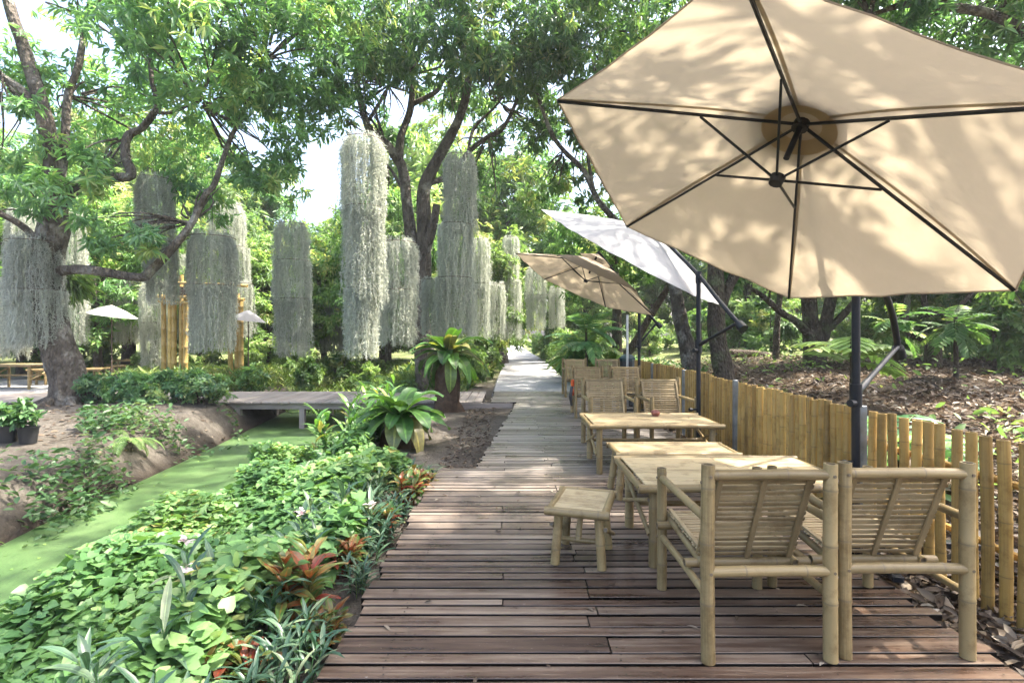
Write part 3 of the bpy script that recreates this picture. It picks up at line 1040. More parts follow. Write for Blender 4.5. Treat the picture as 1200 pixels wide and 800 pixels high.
# ------------------------------------------------------------------ cantilever parasols
def parasol(label, c, n, cornerA, pole, J, arm, L, mat, R=1.35, apex_h=.48, valance=True, armside=None):
    t = empty('cantilever_parasol', (pole[0], pole[1], tz(pole[0], pole[1])), 0, label, 'parasol', 'cantilever parasols')
    org = Vector(t.location)
    bk = M['black_metal']
    rel = lambda v: Vector(v) - org
    c = Vector(c); n = Vector(n).normalized()
    a = Vector(cornerA) - c
    a = (a - n * a.dot(n)).normalized()
    b = n.cross(a)
    ap = c + n * apex_h
    cor = [c + (a * math.cos(k * pi / 3) + b * math.sin(k * pi / 3)) * R for k in range(6)]
    # canopy: six slightly sagging panels with thickness given by a fold over the edge
    V, UV, Fs = [], [], []
    nr, na = 10, 8
    V.append(ap)
    for i in range(1, nr + 1):
        f = i / nr
        for k in range(6):
            for q in range(na):
                s = q / na
                e = cor[k].lerp(cor[(k + 1) % 6], s)
                mid = ap.lerp(e, f)
                arc = .030 * math.sin(pi * f) * 1.0           # ribs bow upward a little
                sag = -.03 * math.sin(pi * s) * f * (1 - .5 * f)             # cloth sags between ribs
                ins = -.016 * math.sin(pi * s) * f             # scalloped edge
                v = mid + n * (arc + sag) + (e - c).normalized() * ins
                v += n * (.004 * math.sin(9 * s * pi + k * 3 + f * 7) + .006 * math.sin(pi * s) * math.sin(5 * s * pi + k) * f)
                V.append(v)
    M6 = 6 * na
    for j in range(M6):
        Fs.append((0, 1 + j, 1 + (j + 1) % M6))
    for i in range(nr - 1):
        for j in range(M6):
            p_ = 1 + i * M6; q_ = p_ + M6
            Fs.append((p_ + j, q_ + j, q_ + (j + 1) % M6, p_ + (j + 1) % M6))
    # small hem
    base = 1 + (nr - 1) * M6
    hb = len(V)
    for j in range(M6):
        V.append(V[base + j] - n * .005 - (V[base + j] - c).normalized() * .004)
    for j in range(M6):
        Fs.append((base + j, hb + j, hb + (j + 1) % M6, base + (j + 1) % M6))
    m = MB(); m.add([rel(v) for v in V], Fs, None, .5)
    cano = m.build('canopy', mat, t, ang=50)
    # doubled cloth along the seams and round the hem
    m = MB()
    for k in range(6):
        row = [ap] + [V[1 + (i - 1) * M6 + k * na] for i in range(1, nr + 1)]
        side = n.cross((cor[k] - ap).normalized()).normalized() * .0105
        W = [v - n * .004 + side * q for v in row[1:] for q in (-1, 1)]
        m.add([rel(v) for v in W], [(2 * i, 2 * i + 1, 2 * i + 3, 2 * i + 2) for i in range(nr - 1)], None, .5)
    W = []
    for j in range(M6):
        e_ = V[base + j]; inw = (ap - e_).normalized()
        W += [e_ - n * .004, e_ + inw * .011 - n * .004]
    m.add([rel(v) for v in W], [(2 * j, 2 * j + 1, 2 * ((j + 1) % M6) + 1, 2 * ((j + 1) % M6)) for j in range(M6)], None, .5)
    m.build('seam_band', mat, cano)
    # vent cap above the apex
    V = [ap + n * .115]; Fs = []
    for k in range(6):
        V.append(ap + n * .012 + (cor[k] - c).normalized() * .30 + n * -.02)
    for k in range(6): Fs.append((0, 1 + k, 1 + (k + 1) % 6))
    m = MB(); m.add([rel(v) for v in V], Fs, None, .5); m.build('vent_cap', mat, cano, False)
    # ring of doubled cloth under the apex
    V, Fs = [], []
    for k in range(24):
        an = k * pi / 12
        dirv = a * math.cos(an) + b * math.sin(an)
        for r_ in (.115, .205):
            V.append(ap + dirv * r_ - n * (r_ * apex_h / R * 1.03 + .004))
    for k in range(24):
        j = (k + 1) % 24
        Fs.append((2 * k, 2 * k + 1, 2 * j + 1, 2 * j))
    m = MB(); m.add([rel(v) for v in V], Fs, None, .5); m.build('vent_ring', M['tan_pocket'] if mat is M['tan_cloth'] else mat, cano)
    hubb = ap - n * .42
    for k in range(6):
        m = MB()
        tip = cor[k] + n * -.012
        st_ = ap - n * .03
        m.bar(rel(st_), rel(tip - (tip - ap).normalized() * .01), .012, .018, n)
        rb = m.build('rib', bk, t)
        m = MB(); mid = st_.lerp(tip, .40)
        m.bar(rel(hubb), rel(mid - n * .012), .011, .014, n); m.build('strut', bk, rb)
    m = MB(); m.tube([rel(ap + n * .16), rel(ap - n * .02)], [.02, .02], 10); m.tube([rel(ap - n * .015), rel(ap - n * .06)], [.045, .045], 12)
    m.tube([rel(ap - n * .06), rel(ap - n * .27)], [.017, .017], 10); m.build('centre_rod', bk, t)
    m = MB(); m.tube([rel(hubb + n * .025), rel(hubb - n * .025)], [.042, .036], 12); m.build('runner', bk, t)
    # pole, arm, strut, crank
    pz = J[2]
    m = MB(); m.tube([(0, 0, 0), (0, 0, pz - org.z)], [.027, .027], 14, 3); m.build('pole', bk, t, ang=30)
    m = MB()
    m.tube([rel(ap + n * .15)] + [rel(v) for v in arm] + [rel(J)] + [rel(v) for v in L], [.025] * (len(arm) + len(L) + 2), 10, 6)
    m.build('arm', bk, t)
    end = Vector(L[-1]); dl = (end - Vector(L[-2] if len(L) > 1 else J)).normalized()
    m = MB(); m.tube([rel(end - dl * .05), rel(end + dl * .05)], [.046, .054], 12); m.build('arm_end_cap', bk, t)
    m = MB(); m.tube([rel(Vector(J) + Vector((0, 0, .04))), rel(Vector(J) - Vector((0, 0, .10)))], [.036, .036], 12); m.build('joint', bk, t)
    slv = Vector((pole[0], pole[1], 1.03 + armside))
    m = MB(); m.tube([rel(slv + Vector((0, 0, .07))), rel(slv - Vector((0, 0, .09)))], [.039, .039], 12)
    m.tube([rel(slv + Vector((-.03, -.03, -.06))), rel(slv + Vector((-.075, -.05, -.06)))], [.022, .026], 10)
    sl = m.build('sleeve', bk, t)
    m = MB(); m.tube([rel(slv), rel(slv.lerp(end - dl * .06, .22))], [.024, .024], 10); m.tube([rel(slv.lerp(end - dl * .06, .2)), rel(end - dl * .06)], [.019, .019], 10); m.build('strut', bk, t)
    m = MB()
    m.tube([rel((pole[0] - .02, pole[1], .55)), rel((pole[0] - .10, pole[1] - .03, .55))], [.012, .012], 8)
    m.tube([rel((pole[0] - .09, pole[1] - .025, .55)), rel((pole[0] - .12, pole[1] - .035, .55))], [.022, .022], 10); m.build('crank', bk, t)
    # cross foot
    zf = .035 - org.z
    for an in (1.28, 1.28 + pi / 2):
        dx, dy = math.cos(an), math.sin(an)
        m = MB(); m.bar((-.72 * dx, -.72 * dy, zf), (.72 * dx, .72 * dy, zf + (.0 if an < 2 else -.045)), .062, .042); m.build('foot', bk, t)
    return t


PA = dict(pole=(2.45, 3.72), J=(2.45, 3.72, H + .78))
parasol('large tan parasol tilted over the near armchairs', (1.48, 2.96, H + .82), (.45, .17, .875), (.28, 3.14, H + 1.41), (2.45, 3.72), (2.45, 3.72, H + .80),
        [(2.08, 3.39, H + 1.13)], [(3.13, 4.33, H + .24), (3.36, 4.54, H - .15)], M['tan_cloth'], armside=.0)
parasol('white parasol tilted edge-on above the clay pot table', (1.72, 7.55, H + 1.12), (.45, -.27, .85), (.42, 7.6, H + 1.81), (2.27, 6.33), (2.27, 6.33, H + .72),
        [(2.10, 6.88, H + 1.17)], [(2.38, 5.97, H + .38), (2.48, 5.64, H + .09)], M['white_cloth'], R=1.45, armside=.29)
parasol('smaller looking tan parasol over the far armchairs', (1.32, 9.34, H + .90), (.41, .06, .91), (.14, 9.34, H + 1.34), (2.45, 9.98), (2.45, 9.98, H + .62),
        [(2.0, 9.75, H + 1.08)], [(2.68, 10.0, H + .34), (2.84, 10.02, H + .18)], M['tan_cloth'], armside=.25)

# ------------------------------------------------------------------ small things near the chairs
t = empty('hanging_bag', (1.10, 9.2, .63), 0, 'orange cloth with a black strap hanging from the arm of a middle row armchair', 'cloth')
V, Fs = [], []
for i in range(7):
    for j in range(4):
        V.append((-.02 + .015 * math.sin(i * 1.3 + j), -.07 + j * .045 + .01 * math.sin(i * 2), .03 - i * .045))
for i in range(6):
    for j in range(3):
        k = i * 4 + j; Fs.append((k, k + 1, k + 5, k + 4))
n0 = len(V)
V += [(x + .022, y_, z) for x, y_, z in V]
Fs += [tuple(q + n0 for q in f[::-1]) for f in Fs]
m = MB(); m.add(V, Fs); m.build('cloth_body', M['orange'], t)
m = MB(); m.tube([(-.03, -.06, -.08), (-.05, -.08, -.25), (-.03, -.05, -.42)], [.022, .03, .018], 8); m.build('strap', M['black_plastic'], t)

t = empty('waste_bin', (2.62, 11.75, tz(2.62, 11.75)), 0, 'black bin with a dark teal lid at the far end of the fence', 'bin')
z0 = t.location.z
m = lathe([(.13, 0), (.15, .4), (.165, .92 - z0 - .06)], 14); m.build('bin_body', M['black_plastic'], t)
m = lathe([(.178, .92 - z0 - .06), (.18, .93 - z0), (.10, 1.0 - z0), (.02, 1.02 - z0)], 14); m.build('lid', M['teal'], t)

t = empty('metal_pole', (2.52, 11.3, tz(2.5, 11.3)), 0, 'slim silver pole standing beside the black and teal bin', 'pole')
m = MB(); m.tube([(0, 0, 0), (0, 0, 2.05)], [.028, .028], 10); m.build('shaft', M['silver'], t)
m = MB(); m.tube([(0, 0, .0), (0, 0, .06)], [.16, .15], 14); m.build('foot', M['black_plastic'], t)
#VEGETATION
# ------------------------------------------------------------------ trees
def tree(name, label, base, limbs, blobs, n_leaf, Ln, mat, group=None, bark='bark', tw=4, twr=.03, cat='tree', rs=1.0, **kw):
    base = Vector(base)
    t = empty(name, base, 0, label, cat, group)
    m = MB()
    for pts, rad in limbs:
        m.tube([Vector(p) - base for p in pts], [q * rs for q in rad], 12 if rad[0] > .1 else 7, 5, .09)
    bl = [(tuple(Vector(c) - base), r) for c, r in blobs]
    ends = [Vector(p[-1]) - base for p, r in limbs] + [Vector(p[len(p) // 2]) - base for p, r in limbs]
    for b in bl:
        e = min(ends, key=lambda q: (q - Vector(b[0])).length)
        twigs(m, e, [b], tw, twr)
    m.build('trunk', M[bark], t)
    link('crown', crown_mesh('crown', bl, n_leaf, Ln, M[mat], **kw), t)
    return t


def pl(Y, *pts):
    return [P(x, y, Y if len(r) == 0 else Y + r[0]) for x, y, *r in pts]


# mango tree on the far bank
Y1 = 10.9
b1 = P(82, 470, Y1); b1.z = tz(b1.x, b1.y) - .05
limbs = [
    ([b1] + pl(Y1, (79, 440), (70, 408), (58, 370), (52, 330), (58, 290), (65, 262), (62, 215), (60, 178), (48, 120), (30, 62), (12, 10), (-5, -60)),
     [.42, .35, .33, .31, .31, .31, .28, .20, .17, .15, .13, .11, .08]),
    (pl(Y1, (64, 235), (74, 190, .1), (77, 150, .2), (80, 112, .2), (93, 72, .3), (100, 20, .4)), [.12, .09, .085, .08, .07, .05]),
    (pl(Y1, (46, 130), (25, 105, -.1), (0, 88, -.2), (-40, 60, -.3)), [.10, .085, .075, .05]),
    (pl(Y1, (66, 318), (101, 316, -.2), (161, 325, -.3), (177, 317, -.3), (202, 291, -.2), (225, 261, 0), (240, 229, .1), (252, 214, .2), (268, 168, .4), (291, 118, .6), (310, 70, .7)),
     [.12, .10, .098, .095, .085, .075, .068, .06, .052, .044, .035]),
    (pl(Y1, (70, 240), (94, 218, -.1), (122, 209, -.2), (153, 206, -.2), (147, 184, -.1), (150, 160, 0), (166, 150, .1), (181, 131, .1), (184, 118, .1), (178, 94, .2), (174, 50, .3)),
     [.13, .105, .10, .10, .095, .085, .075, .07, .06, .05, .04]),
    (pl(Y1, (180, 131), (200, 132, .1), (235, 118, .2)), [.05, .035, .02]),
    (pl(Y1, (58, 300), (30, 268, -.3), (0, 250, -.5), (-40, 230, -.7)), [.09, .07, .06, .04]),
]
for a in np.linspace(0, 2 * pi, 8)[:-1]:
    e = b1 + Vector((math.cos(a) * .95, math.sin(a) * .8, 0)); e.z = tz(e.x, e.y) - .04
    mm = b1 + Vector((math.cos(a) * .5, math.sin(a) * .45, 0)); mm.z = tz(mm.x, mm.y) + .03
    limbs.append(([b1 + Vector((math.cos(a) * .12, math.sin(a) * .12, .28)), mm, e], [.14, .10, .03]))
blobs = [blob(*a) for a in [(45, 225, 10.2, .75), (105, 205, 10.5, .75), (160, 275, 10.4, .65), (120, 262, 10.2, .55), (300, 30, 11, 1.7), (330, 110, 11.6, 1.4), (290, 180, 11.8, 1.0), (225, 50, 10.2, 1.5),
                            (140, 40, 11.4, 1.3), (10, 150, 10.4, .9), (190, 150, 12.6, 1.4), (355, 45, 11.5, 1.5), (240, 225, 12, .8), (330, 215, 12.3, .8), (100, 120, 12.2, 1.2), (-30, 60, 11, 1.3), (215, 10, 9.5, 1.2), (120, -40, 10.5, 1.0), (260, -40, 10, 1.1), (380, -30, 10.5, 1.0), (20, 190, 12, 1.1), (260, 110, 12.2, 1.3)]]
tree('mango_tree', 'old mango tree leaning on the canal mound with moss wrapped round its trunk', b1, limbs, blobs, 29000, .24, 'leaf_dark', tw=5, wr=.23, rs=.93)

# tree with several stems in the middle
Y2 = 14.0
b2 = P(500, 461, Y2); b2.z = tz(b2.x, b2.y) - .05
limbs = [
    ([b2] + pl(Y2, (497, 420), (493, 370), (496, 320), (497, 270), (496, 226), (506, 200), (524, 167), (540, 133), (549, 92), (543, 56), (540, 0)), [.42, .33, .29, .27, .24, .22, .19, .165, .145, .12, .10, .07]),
    (pl(Y2, (495, 330), (484, 285, .1), (477, 240, .1), (473, 205, .1), (467, 188, .1), (452, 168), (434, 155), (424, 125), (419, 95), (420, 40)), [.19, .19, .18, .17, .165, .14, .125, .11, .095, .06]),
    (pl(Y2, (468, 190, .1), (470, 160, .2), (481, 127, .3), (483, 90, .3), (482, 60, .4), (478, 0, .5)), [.14, .125, .11, .095, .08, .05]),
    (pl(Y2, (484, 122, .3), (512, 107, .4), (524, 88, .5), (560, 60, .6)), [.085, .075, .06, .04]),
    (pl(Y2, (503, 215), (528, 205, .3), (548, 180, .4), (572, 160, .5), (588, 152, .5), (604, 122, .6), (620, 80, .7)), [.10, .09, .08, .075, .07, .06, .04]),
    (pl(Y2, (548, 180, .4), (556, 150, .5), (585, 120, .5), (600, 90, .6)), [.055, .05, .04, .03]),
    (pl(Y2, (430, 145), (445, 120, .2), (455, 100, .3), (460, 60, .4)), [.06, .055, .045, .03]),
    (pl(Y2, (497, 300, -.1), (508, 262, -.2), (512, 240, -.2)), [.15, .14, .11]),
    (pl(Y2, (478, 235), (462, 205, .3), (455, 195, .4)), [.06, .05, .03]),
]
blobs = [blob(*a) for a in [(420, 40, 12.6, 1.5), (480, 10, 12, 1.6), (550, 30, 12.6, 1.6), (620, 50, 13, 1.5), (680, 30, 12.5, 1.5), (405, 125, 13.4, .85), (410, 90, 13, 1.0), (520, 80, 14.6, 1.4), (590, 90, 14, 1.2), (640, 120, 14.6, 1.1),
                            (465, 95, 14.8, 1.1), (600, 165, 15.4, 1.0), (560, 220, 15.6, .9), (450, 140, 15.4, .9), (500, -40, 12, 1.1), (600, -40, 12, 1.1), (540, 140, 15.5, 1.0), (655, 170, 15.5, .9), (440, 230, 15.5, .7), (560, -10, 13, 1.1), (660, -10, 13, 1.1), (450, 40, 13.4, 1.2), (575, 50, 12.2, 1.1)]]
tree('mango_tree', 'many stemmed tree behind the two big leafy ferns at the footbridge', b2, limbs, blobs, 22000, .26, 'leaf_dark', tw=9, wr=.22, droop=.8, rs=.82)

# trees beyond the fence
Y3 = 14.0
b3 = P(813, 440, Y3); b3.z = tz(b3.x, b3.y) - .05
limbs = [([b3] + pl(Y3, (806, 410), (799, 380), (793, 348), (786, 310), (770, 270), (752, 240), (742, 200), (745, 120), (750, 40)), [.30, .25, .22, .20, .19, .18, .16, .14, .12, .08]),
         (pl(Y3, (755, 245), (730, 262, -.2), (705, 240, -.3), (697, 228, -.3), (684, 200, -.3), (662, 178, -.3), (647, 158, -.3), (636, 130, -.3), (627, 98, -.2), (622, 50, -.1)), [.11, .10, .09, .085, .08, .07, .065, .06, .05, .04]),
         (pl(Y3, (697, 228, -.3), (690, 190, -.1), (688, 150, 0), (700, 100, .1)), [.06, .05, .045, .03])]
blobs = [blob(*a) for a in [(700, 60, 13, 1.5), (760, 20, 13, 1.8), (650, 110, 14.4, .9), (690, 150, 15, 1.0), (640, 210, 16, .9), (700, 210, 16, .9), (740, 100, 15, 1.4), (620, 70, 13.6, 1.0), (850, 60, 14, 1.8), (780, 250, 15.5, 1.2), (820, 200, 15, 1.5), (700, -30, 12.5, 1.0)]]
tree('leaning_tree', 'leaning brown trunk tree just beyond the fence, left of the thick dark trunk', b3, limbs, blobs, 20000, .26, 'leaf_mid', 'trees beyond the fence', tw=8, wr=.22, droop=.8, rs=.85)

Y4 = 12.6
b4 = P(852, 450, Y4); b4.z = tz(b4.x, b4.y) - .05
limbs = [([b4] + pl(Y4, (846, 425), (841, 395), (839, 360), (838, 325), (838, 280), (845, 220), (850, 150), (850, 60)), [.31, .27, .24, .23, .22, .20, .17, .14, .09]),
         (pl(Y4, (840, 380, .1), (850, 345, .1), (862, 318, .2), (866, 280, .2), (880, 230, .3), (900, 150, .4)), [.15, .15, .14, .13, .11, .07])]
blobs = [blob(*a) for a in [(840, 300, 13.5, 1.0), (885, 290, 13.8, 1.0), (900, 120, 12.5, 1.9), (830, 80, 12, 1.8), (960, 40, 11.5, 1.9), (880, -20, 11, 1.9), (930, 230, 13, 1.4), (990, 130, 12.5, 1.8)]]
tree('mango_tree', 'thick dark trunk tree right behind the white parasol arm', b4, limbs, blobs, 24000, .23, 'leaf_dark', 'trees beyond the fence', bark='bark_dark', tw=5, rs=.85)

Y5 = 15.0
b5 = P(956, 424, Y5); b5.z = tz(b5.x, b5.y) - .08
limbs = [([b5] + pl(Y5, (953, 400), (950, 380), (948, 350), (950, 320), (952, 260), (956, 180)), [.36, .33, .26, .23, .22, .18, .1]),
         (pl(Y5, (958, 410, .1), (966, 385, .1), (972, 358, .2), (978, 330, .2), (985, 270, .4), (1000, 180, .5)), [.24, .21, .18, .16, .14, .08]),
         (pl(Y5, (950, 395, -.1), (935, 378, -.2), (918, 368, -.3), (905, 357, -.3), (893, 346, -.3), (880, 338, -.3)), [.15, .12, .11, .10, .085, .06]),
         (pl(Y5, (901, 354, -.3), (904, 330, -.3), (908, 300, -.3)), [.04, .035, .03]),
         (pl(Y5, (968, 388, .1), (985, 372), (1000, 355), (1020, 330), (1040, 290)), [.13, .12, .10, .085, .06])]
blobs = [blob(*a) for a in [(955, 240, 15, 1.5), (1010, 280, 15.5, 1.4), (905, 280, 14.6, 1.0), (1060, 250, 15, 1.5), (1000, 320, 16.6, .9), (930, 325, 16.5, .6)]]
tree('forked_tree', 'low forked tree with one cut limb pointing left over the leaf litter', b5, limbs, blobs, 20000, .22, 'leaf_mid', 'trees beyond the fence', bark='bark_dark', tw=5, rs=.85)

Y6 = 13.5
b6 = P(1094, 425, Y6); b6.z = tz(b6.x, b6.y) - .08
limbs = [([b6] + pl(Y6, (1093, 405), (1090, 395)), [.20, .17, .16]),
         (pl(Y6, (1091, 397), (1078, 394, -.1), (1066, 388, -.1), (1060, 370, -.1), (1064, 340), (1060, 290)), [.12, .11, .10, .09, .08, .05]),
         (pl(Y6, (1093, 397), (1106, 390), (1114, 378), (1108, 366), (1090, 366, .1), (1083, 350, .1), (1085, 310, .2)), [.11, .10, .09, .085, .08, .07, .04]),
         (pl(Y6, (1113, 378), (1125, 360), (1140, 340), (1160, 300)), [.07, .06, .05, .04])]
blobs = [blob(*a) for a in [(1070, 300, 14, 1.1), (1120, 290, 14.5, 1.3), (1150, 345, 14.5, .6), (1040, 345, 15.5, .6)]]
tree('candelabra_tree', 'small dark tree with bent candelabra limbs on the right of the leaf litter', b6, limbs, blobs, 14000, .22, 'leaf_mid', 'trees beyond the fence', bark='bark_dark', tw=4)

b7 = P(909, 424, 18.0); b7.z = tz(b7.x, b7.y) - .05
tree('slender_tree', 'slender trunk between the thick dark trunk and the forked tree', b7, [([b7] + pl(18.0, (911, 380), (914, 345), (920, 280)), [.12, .10, .09, .06])],
     [blob(920, 270, 18, 1.4), blob(890, 300, 18.5, 1.1)], 5000, .24, 'leaf_light', 'trees beyond the fence', tw=4)
b8 = P(724, 425, 17.0); b8.z = tz(b8.x, b8.y) - .05
tree('slender_tree', 'straight dark trunk seen past the silver pole at the fence end', b8, [([b8] + pl(17.0, (723, 380), (722, 340), (715, 270)), [.17, .15, .14, .09]), (pl(17.0, (728, 425), (745, 400), (765, 365), (783, 335), (800, 290)), [.13, .12, .11, .10, .07])],
     [blob(700, 280, 17, 1.4), blob(745, 300, 17.6, 1.3), blob(680, 320, 18, 1.1), blob(800, 280, 17.4, 1.2)], 9000, .24, 'leaf_mid', 'trees beyond the fence', bark='bark_dark', tw=4)
b10 = P(1330, 455, 9.0); b10.z = tz(b10.x, b10.y) - .05
tree('mango_tree', 'tree whose bent bough shows above the top right edge of the near parasol', b10,
     [([b10] + pl(9.0, (1325, 380), (1310, 250), (1290, 130), (1260, 40), (1200, -20)), [.26, .22, .20, .17, .13, .09]), (pl(9.0, (1285, 120), (1230, 60), (1170, 20, .1), (1110, 8, .2), (1060, 6, .3), (1020, 18, .4)), [.12, .09, .08, .07, .055, .03])],
     [blob(*a) for a in [(1060, -20, 9.4, 1.0), (1130, 0, 9.6, 1.1), (1200, 20, 9.4, 1.1), (1260, -20, 9, 1.3), (1040, 40, 10.4, .9), (1120, 70, 10.8, 1.0), (1190, 90, 10.6, 1.0), (1260, 120, 10, 1.2), (1000, -40, 9.6, 1.2), (1090, -80, 8.8, 1.2)]],
     15000, .22, 'leaf_dark', 'trees beyond the fence', tw=6, wr=.24)
b9 = Vector((6.9, 2.2, tz(6.9, 2.2) - .05))
tree('shade_tree', 'tall tree beyond the fence spreading its crown over the near parasol', b9,
     [([b9, (6.6, 2.4, 2.2), (6.0, 2.9, 4.2), (5.0, 3.4, 6.0), (3.8, 4.0, 7.2)], [.34, .28, .24, .18, .10]), ([(6.1, 2.8, 4.0), (6.2, 4.2, 6.0), (5.6, 6.0, 7.4), (4.6, 7.5, 8.4)], [.17, .14, .10, .06]), ([(5.5, 3.2, 5.2), (3.4, 2.4, 6.8), (1.8, 2.2, 7.8)], [.12, .09, .05])],
     [((4.6, 3.4, 7.4), (1.5, 1.5, .9)), ((3.0, 4.6, 7.6), (1.4, 1.4, .8)), ((3.2, 2.6, 7.2), (1.4, 1.3, .8)), ((5.0, 5.4, 7.8), (1.5, 1.5, .9)), ((1.8, 6.3, 8.3), (1.5, 1.4, .8)), ((6.6, 4.4, 8.0), (1.6, 1.6, 1.0)),
      ((4.2, 7.4, 8.6), (1.6, 1.6, .9)), ((2.2, 4.0, 8.6), (1.2, 1.2, .7)), ((.6, 4.8, 8.9), (1.3, 1.3, .7)), ((6.2, 7.0, 8.6), (1.6, 1.6, 1.0)), ((1.6, 2.4, 8.0), (1.2, 1.2, .6)), ((6.5, 1.2, 7.4), (1.6, 1.6, .9)), ((4.4, 1.2, 7.8), (1.3, 1.3, .8)), ((-.6, 6.6, 9.2), (1.2, 1.3, .7)), ((-.2, 3.6, 9.2), (1.3, 1.3, .7)), ((.2, 8.4, 9.4), (1.4, 1.3, .7)), ((3.4, 6.0, 8.4), (1.4, 1.3, .7)), ((-1.8, 5.0, 9.6), (1.3, 1.3, .7)), ((1.0, 3.0, 7.2), (.9, .9, .5)), ((3.6, 3.6, 6.3), (1.0, 1.0, .5))],
     20500, .22, 'leaf_dark', 'trees beyond the fence', tw=5, per=9)


# smaller trees behind, copied from three of a kind
def proto_tree(mat, seed, hgt, rad, n_leaf, Ln, nb, low, bark, label):
    global rng
    base = Vector((0, 0, 0))
    limbs = [([base, (.1, .05, hgt * .16), (.05, .15, hgt * .32), (-.1, .1, hgt * .5), (-.15, .0, hgt * .75)], [.19, .15, .13, .11, .05])]
    bl = []
    for k in range(nb):
        a = k * 2.4 + seed; q = ((k + .5) / nb)
        z = hgt * (low + (1 - low) * q * .92)
        rr = rad * math.sqrt(max(.05, 1 - (2 * q - .75) ** 2 * .6)) * random.uniform(.45, .8)
        c = (math.cos(a) * rr, math.sin(a) * rr, z)
        b = rad * random.uniform(.34, .52)
        bl.append((c, (b, b, b * .75)))
        if k % 2 == 0: limbs.append(([(0, .1, hgt * (.2 + .3 * q)), (c[0] * .5, c[1] * .5, z * .85), c], [.08, .06, .03]))
    return tree('background_tree', label, base, limbs, bl, n_leaf, Ln, mat, 'trees in the background', bark=bark, tw=3, twr=.025)


prA = proto_tree('leaf_mid', 1, 7.6, 3.0, 30000, .26, 15, .30, 'bark', 'a')
prB = proto_tree('leaf_light', 2, 6.2, 2.6, 24000, .26, 13, .22, 'bark_dark', 'b')
prC = proto_tree('leaf_dark', 3, 8.6, 3.2, 30000, .27, 15, .26, 'bark_dark', 'c')
bg = [('A', -60, 17, 1), ('C', 25, 21, 1.0), ('A', 118, 17.5, .9), ('B', 178, 21, 1.05), ('A', 236, 23, 1), ('B', 315, 19, .9), ('C', 300, 28, 1.0), ('A', 378, 21, .78), ('B', 432, 25, 1.0), ('A', 455, 19.5, .8), ('B', 556, 21, 1.0),
      ('C', 520, 31, 1.1), ('A', 575, 31, 1.1), ('B', 40, 27, 1.9), ('B', 150, 25, 1.75), ('B', 245, 27, 1.8), ('A', -70, 25, 1.7), ('B', 500, 27, 1.75), ('A', 590, 27, 1.5), ('B', 450, 33, 1.7), ('C', 150, 31, 1.1), ('A', -150, 15, 1), ('C', -190, 22, 1.1),
      ('B', 690, 31, 1.1), ('A', 700, 36, 1.2), ('B', 765, 34, 1.3), ('A', 838, 31, 1.15), ('B', 880, 27, 1.05), ('C', 930, 35, 1.2), ('B', 1056, 20, .9), ('C', 1182, 17, .9),
      ('B', 1150, 27, 1.2), ('C', 1260, 15, .95), ('A', 1330, 20, 1.1), ('A', 1400, 12, 1.0)]
PR = {'A': prA, 'B': prB, 'C': prC}
DESC = {'A': 'mid green bushy tree', 'B': 'pale green loose tree', 'C': 'tall dark green tree'}
used = set()
for k, (ty, px, Y, s) in enumerate(bg):
    o = PR[ty] if ty not in used else copy_tree(PR[ty])
    used.add(ty)
    x = (px - 598) / 615 * Y
    o.location = (x, Y, tz(x, Y) - .05)
    o.rotation_euler = (0, 0, k * 1.9)
    o.scale = (s, s, s * (1 + .12 * math.sin(k * 2.3)))
    side = 'far beyond the fence' if px > 620 else ('behind the hanging moss curtains' if px > 130 else 'behind the leaning mango tree')
    o['label'] = DESC[ty] + ' in the background ' + side
    o['group'] = DESC[ty] + 's ' + side

# the wood that closes the view, one mass
def far_wood():
    bl = []
    for k in range(210):
        a = random.uniform(-1.15, 1.15)
        R_ = random.uniform(40, 58)
        x, y = math.sin(a) * R_, math.cos(a) * R_
        if abs(x - .5) < 1.6: continue
        h = random.uniform(.5, 8.5)
        r = random.uniform(1.6, 3.0)
        bl.append(((x, y, h), (r, r, r * .8)))
    o = link('far_wood', crown_mesh('far_wood', bl, 130000, .5, M['leaf_light'], per=12, hollow=.3))
    tag(o, 'distant pale green wood closing the view behind all the trees', 'wood', kind='stuff')


far_wood()


# ------------------------------------------------------------------ shrubs, hedges, undergrowth
def shrub(label, loc, blobs, n_leaf, Ln, mat, group, name='shrub', cat='shrub', stems=True, **kw):
    t = empty(name, loc, 0, label, cat, group)
    link('foliage', crown_mesh('foliage', blobs, n_leaf, Ln, M[mat], **kw), t)
    if stems:
        m = MB()
        for c, r in blobs:
            c = Vector(c)
            for k in range(4):
                e = c + Vector(rng.normal(size=3)) * min(r) * .4
                m.tube([(c.x * .35 + random.uniform(-.04, .04), c.y * .35 + random.uniform(-.04, .04), -.08), (c.x * .6, c.y * .6, c.z * .5), e], [.018, .013, .006], 5, 3, 0, False)
        m.build('stems', M['bark_dark'], t)
    return t


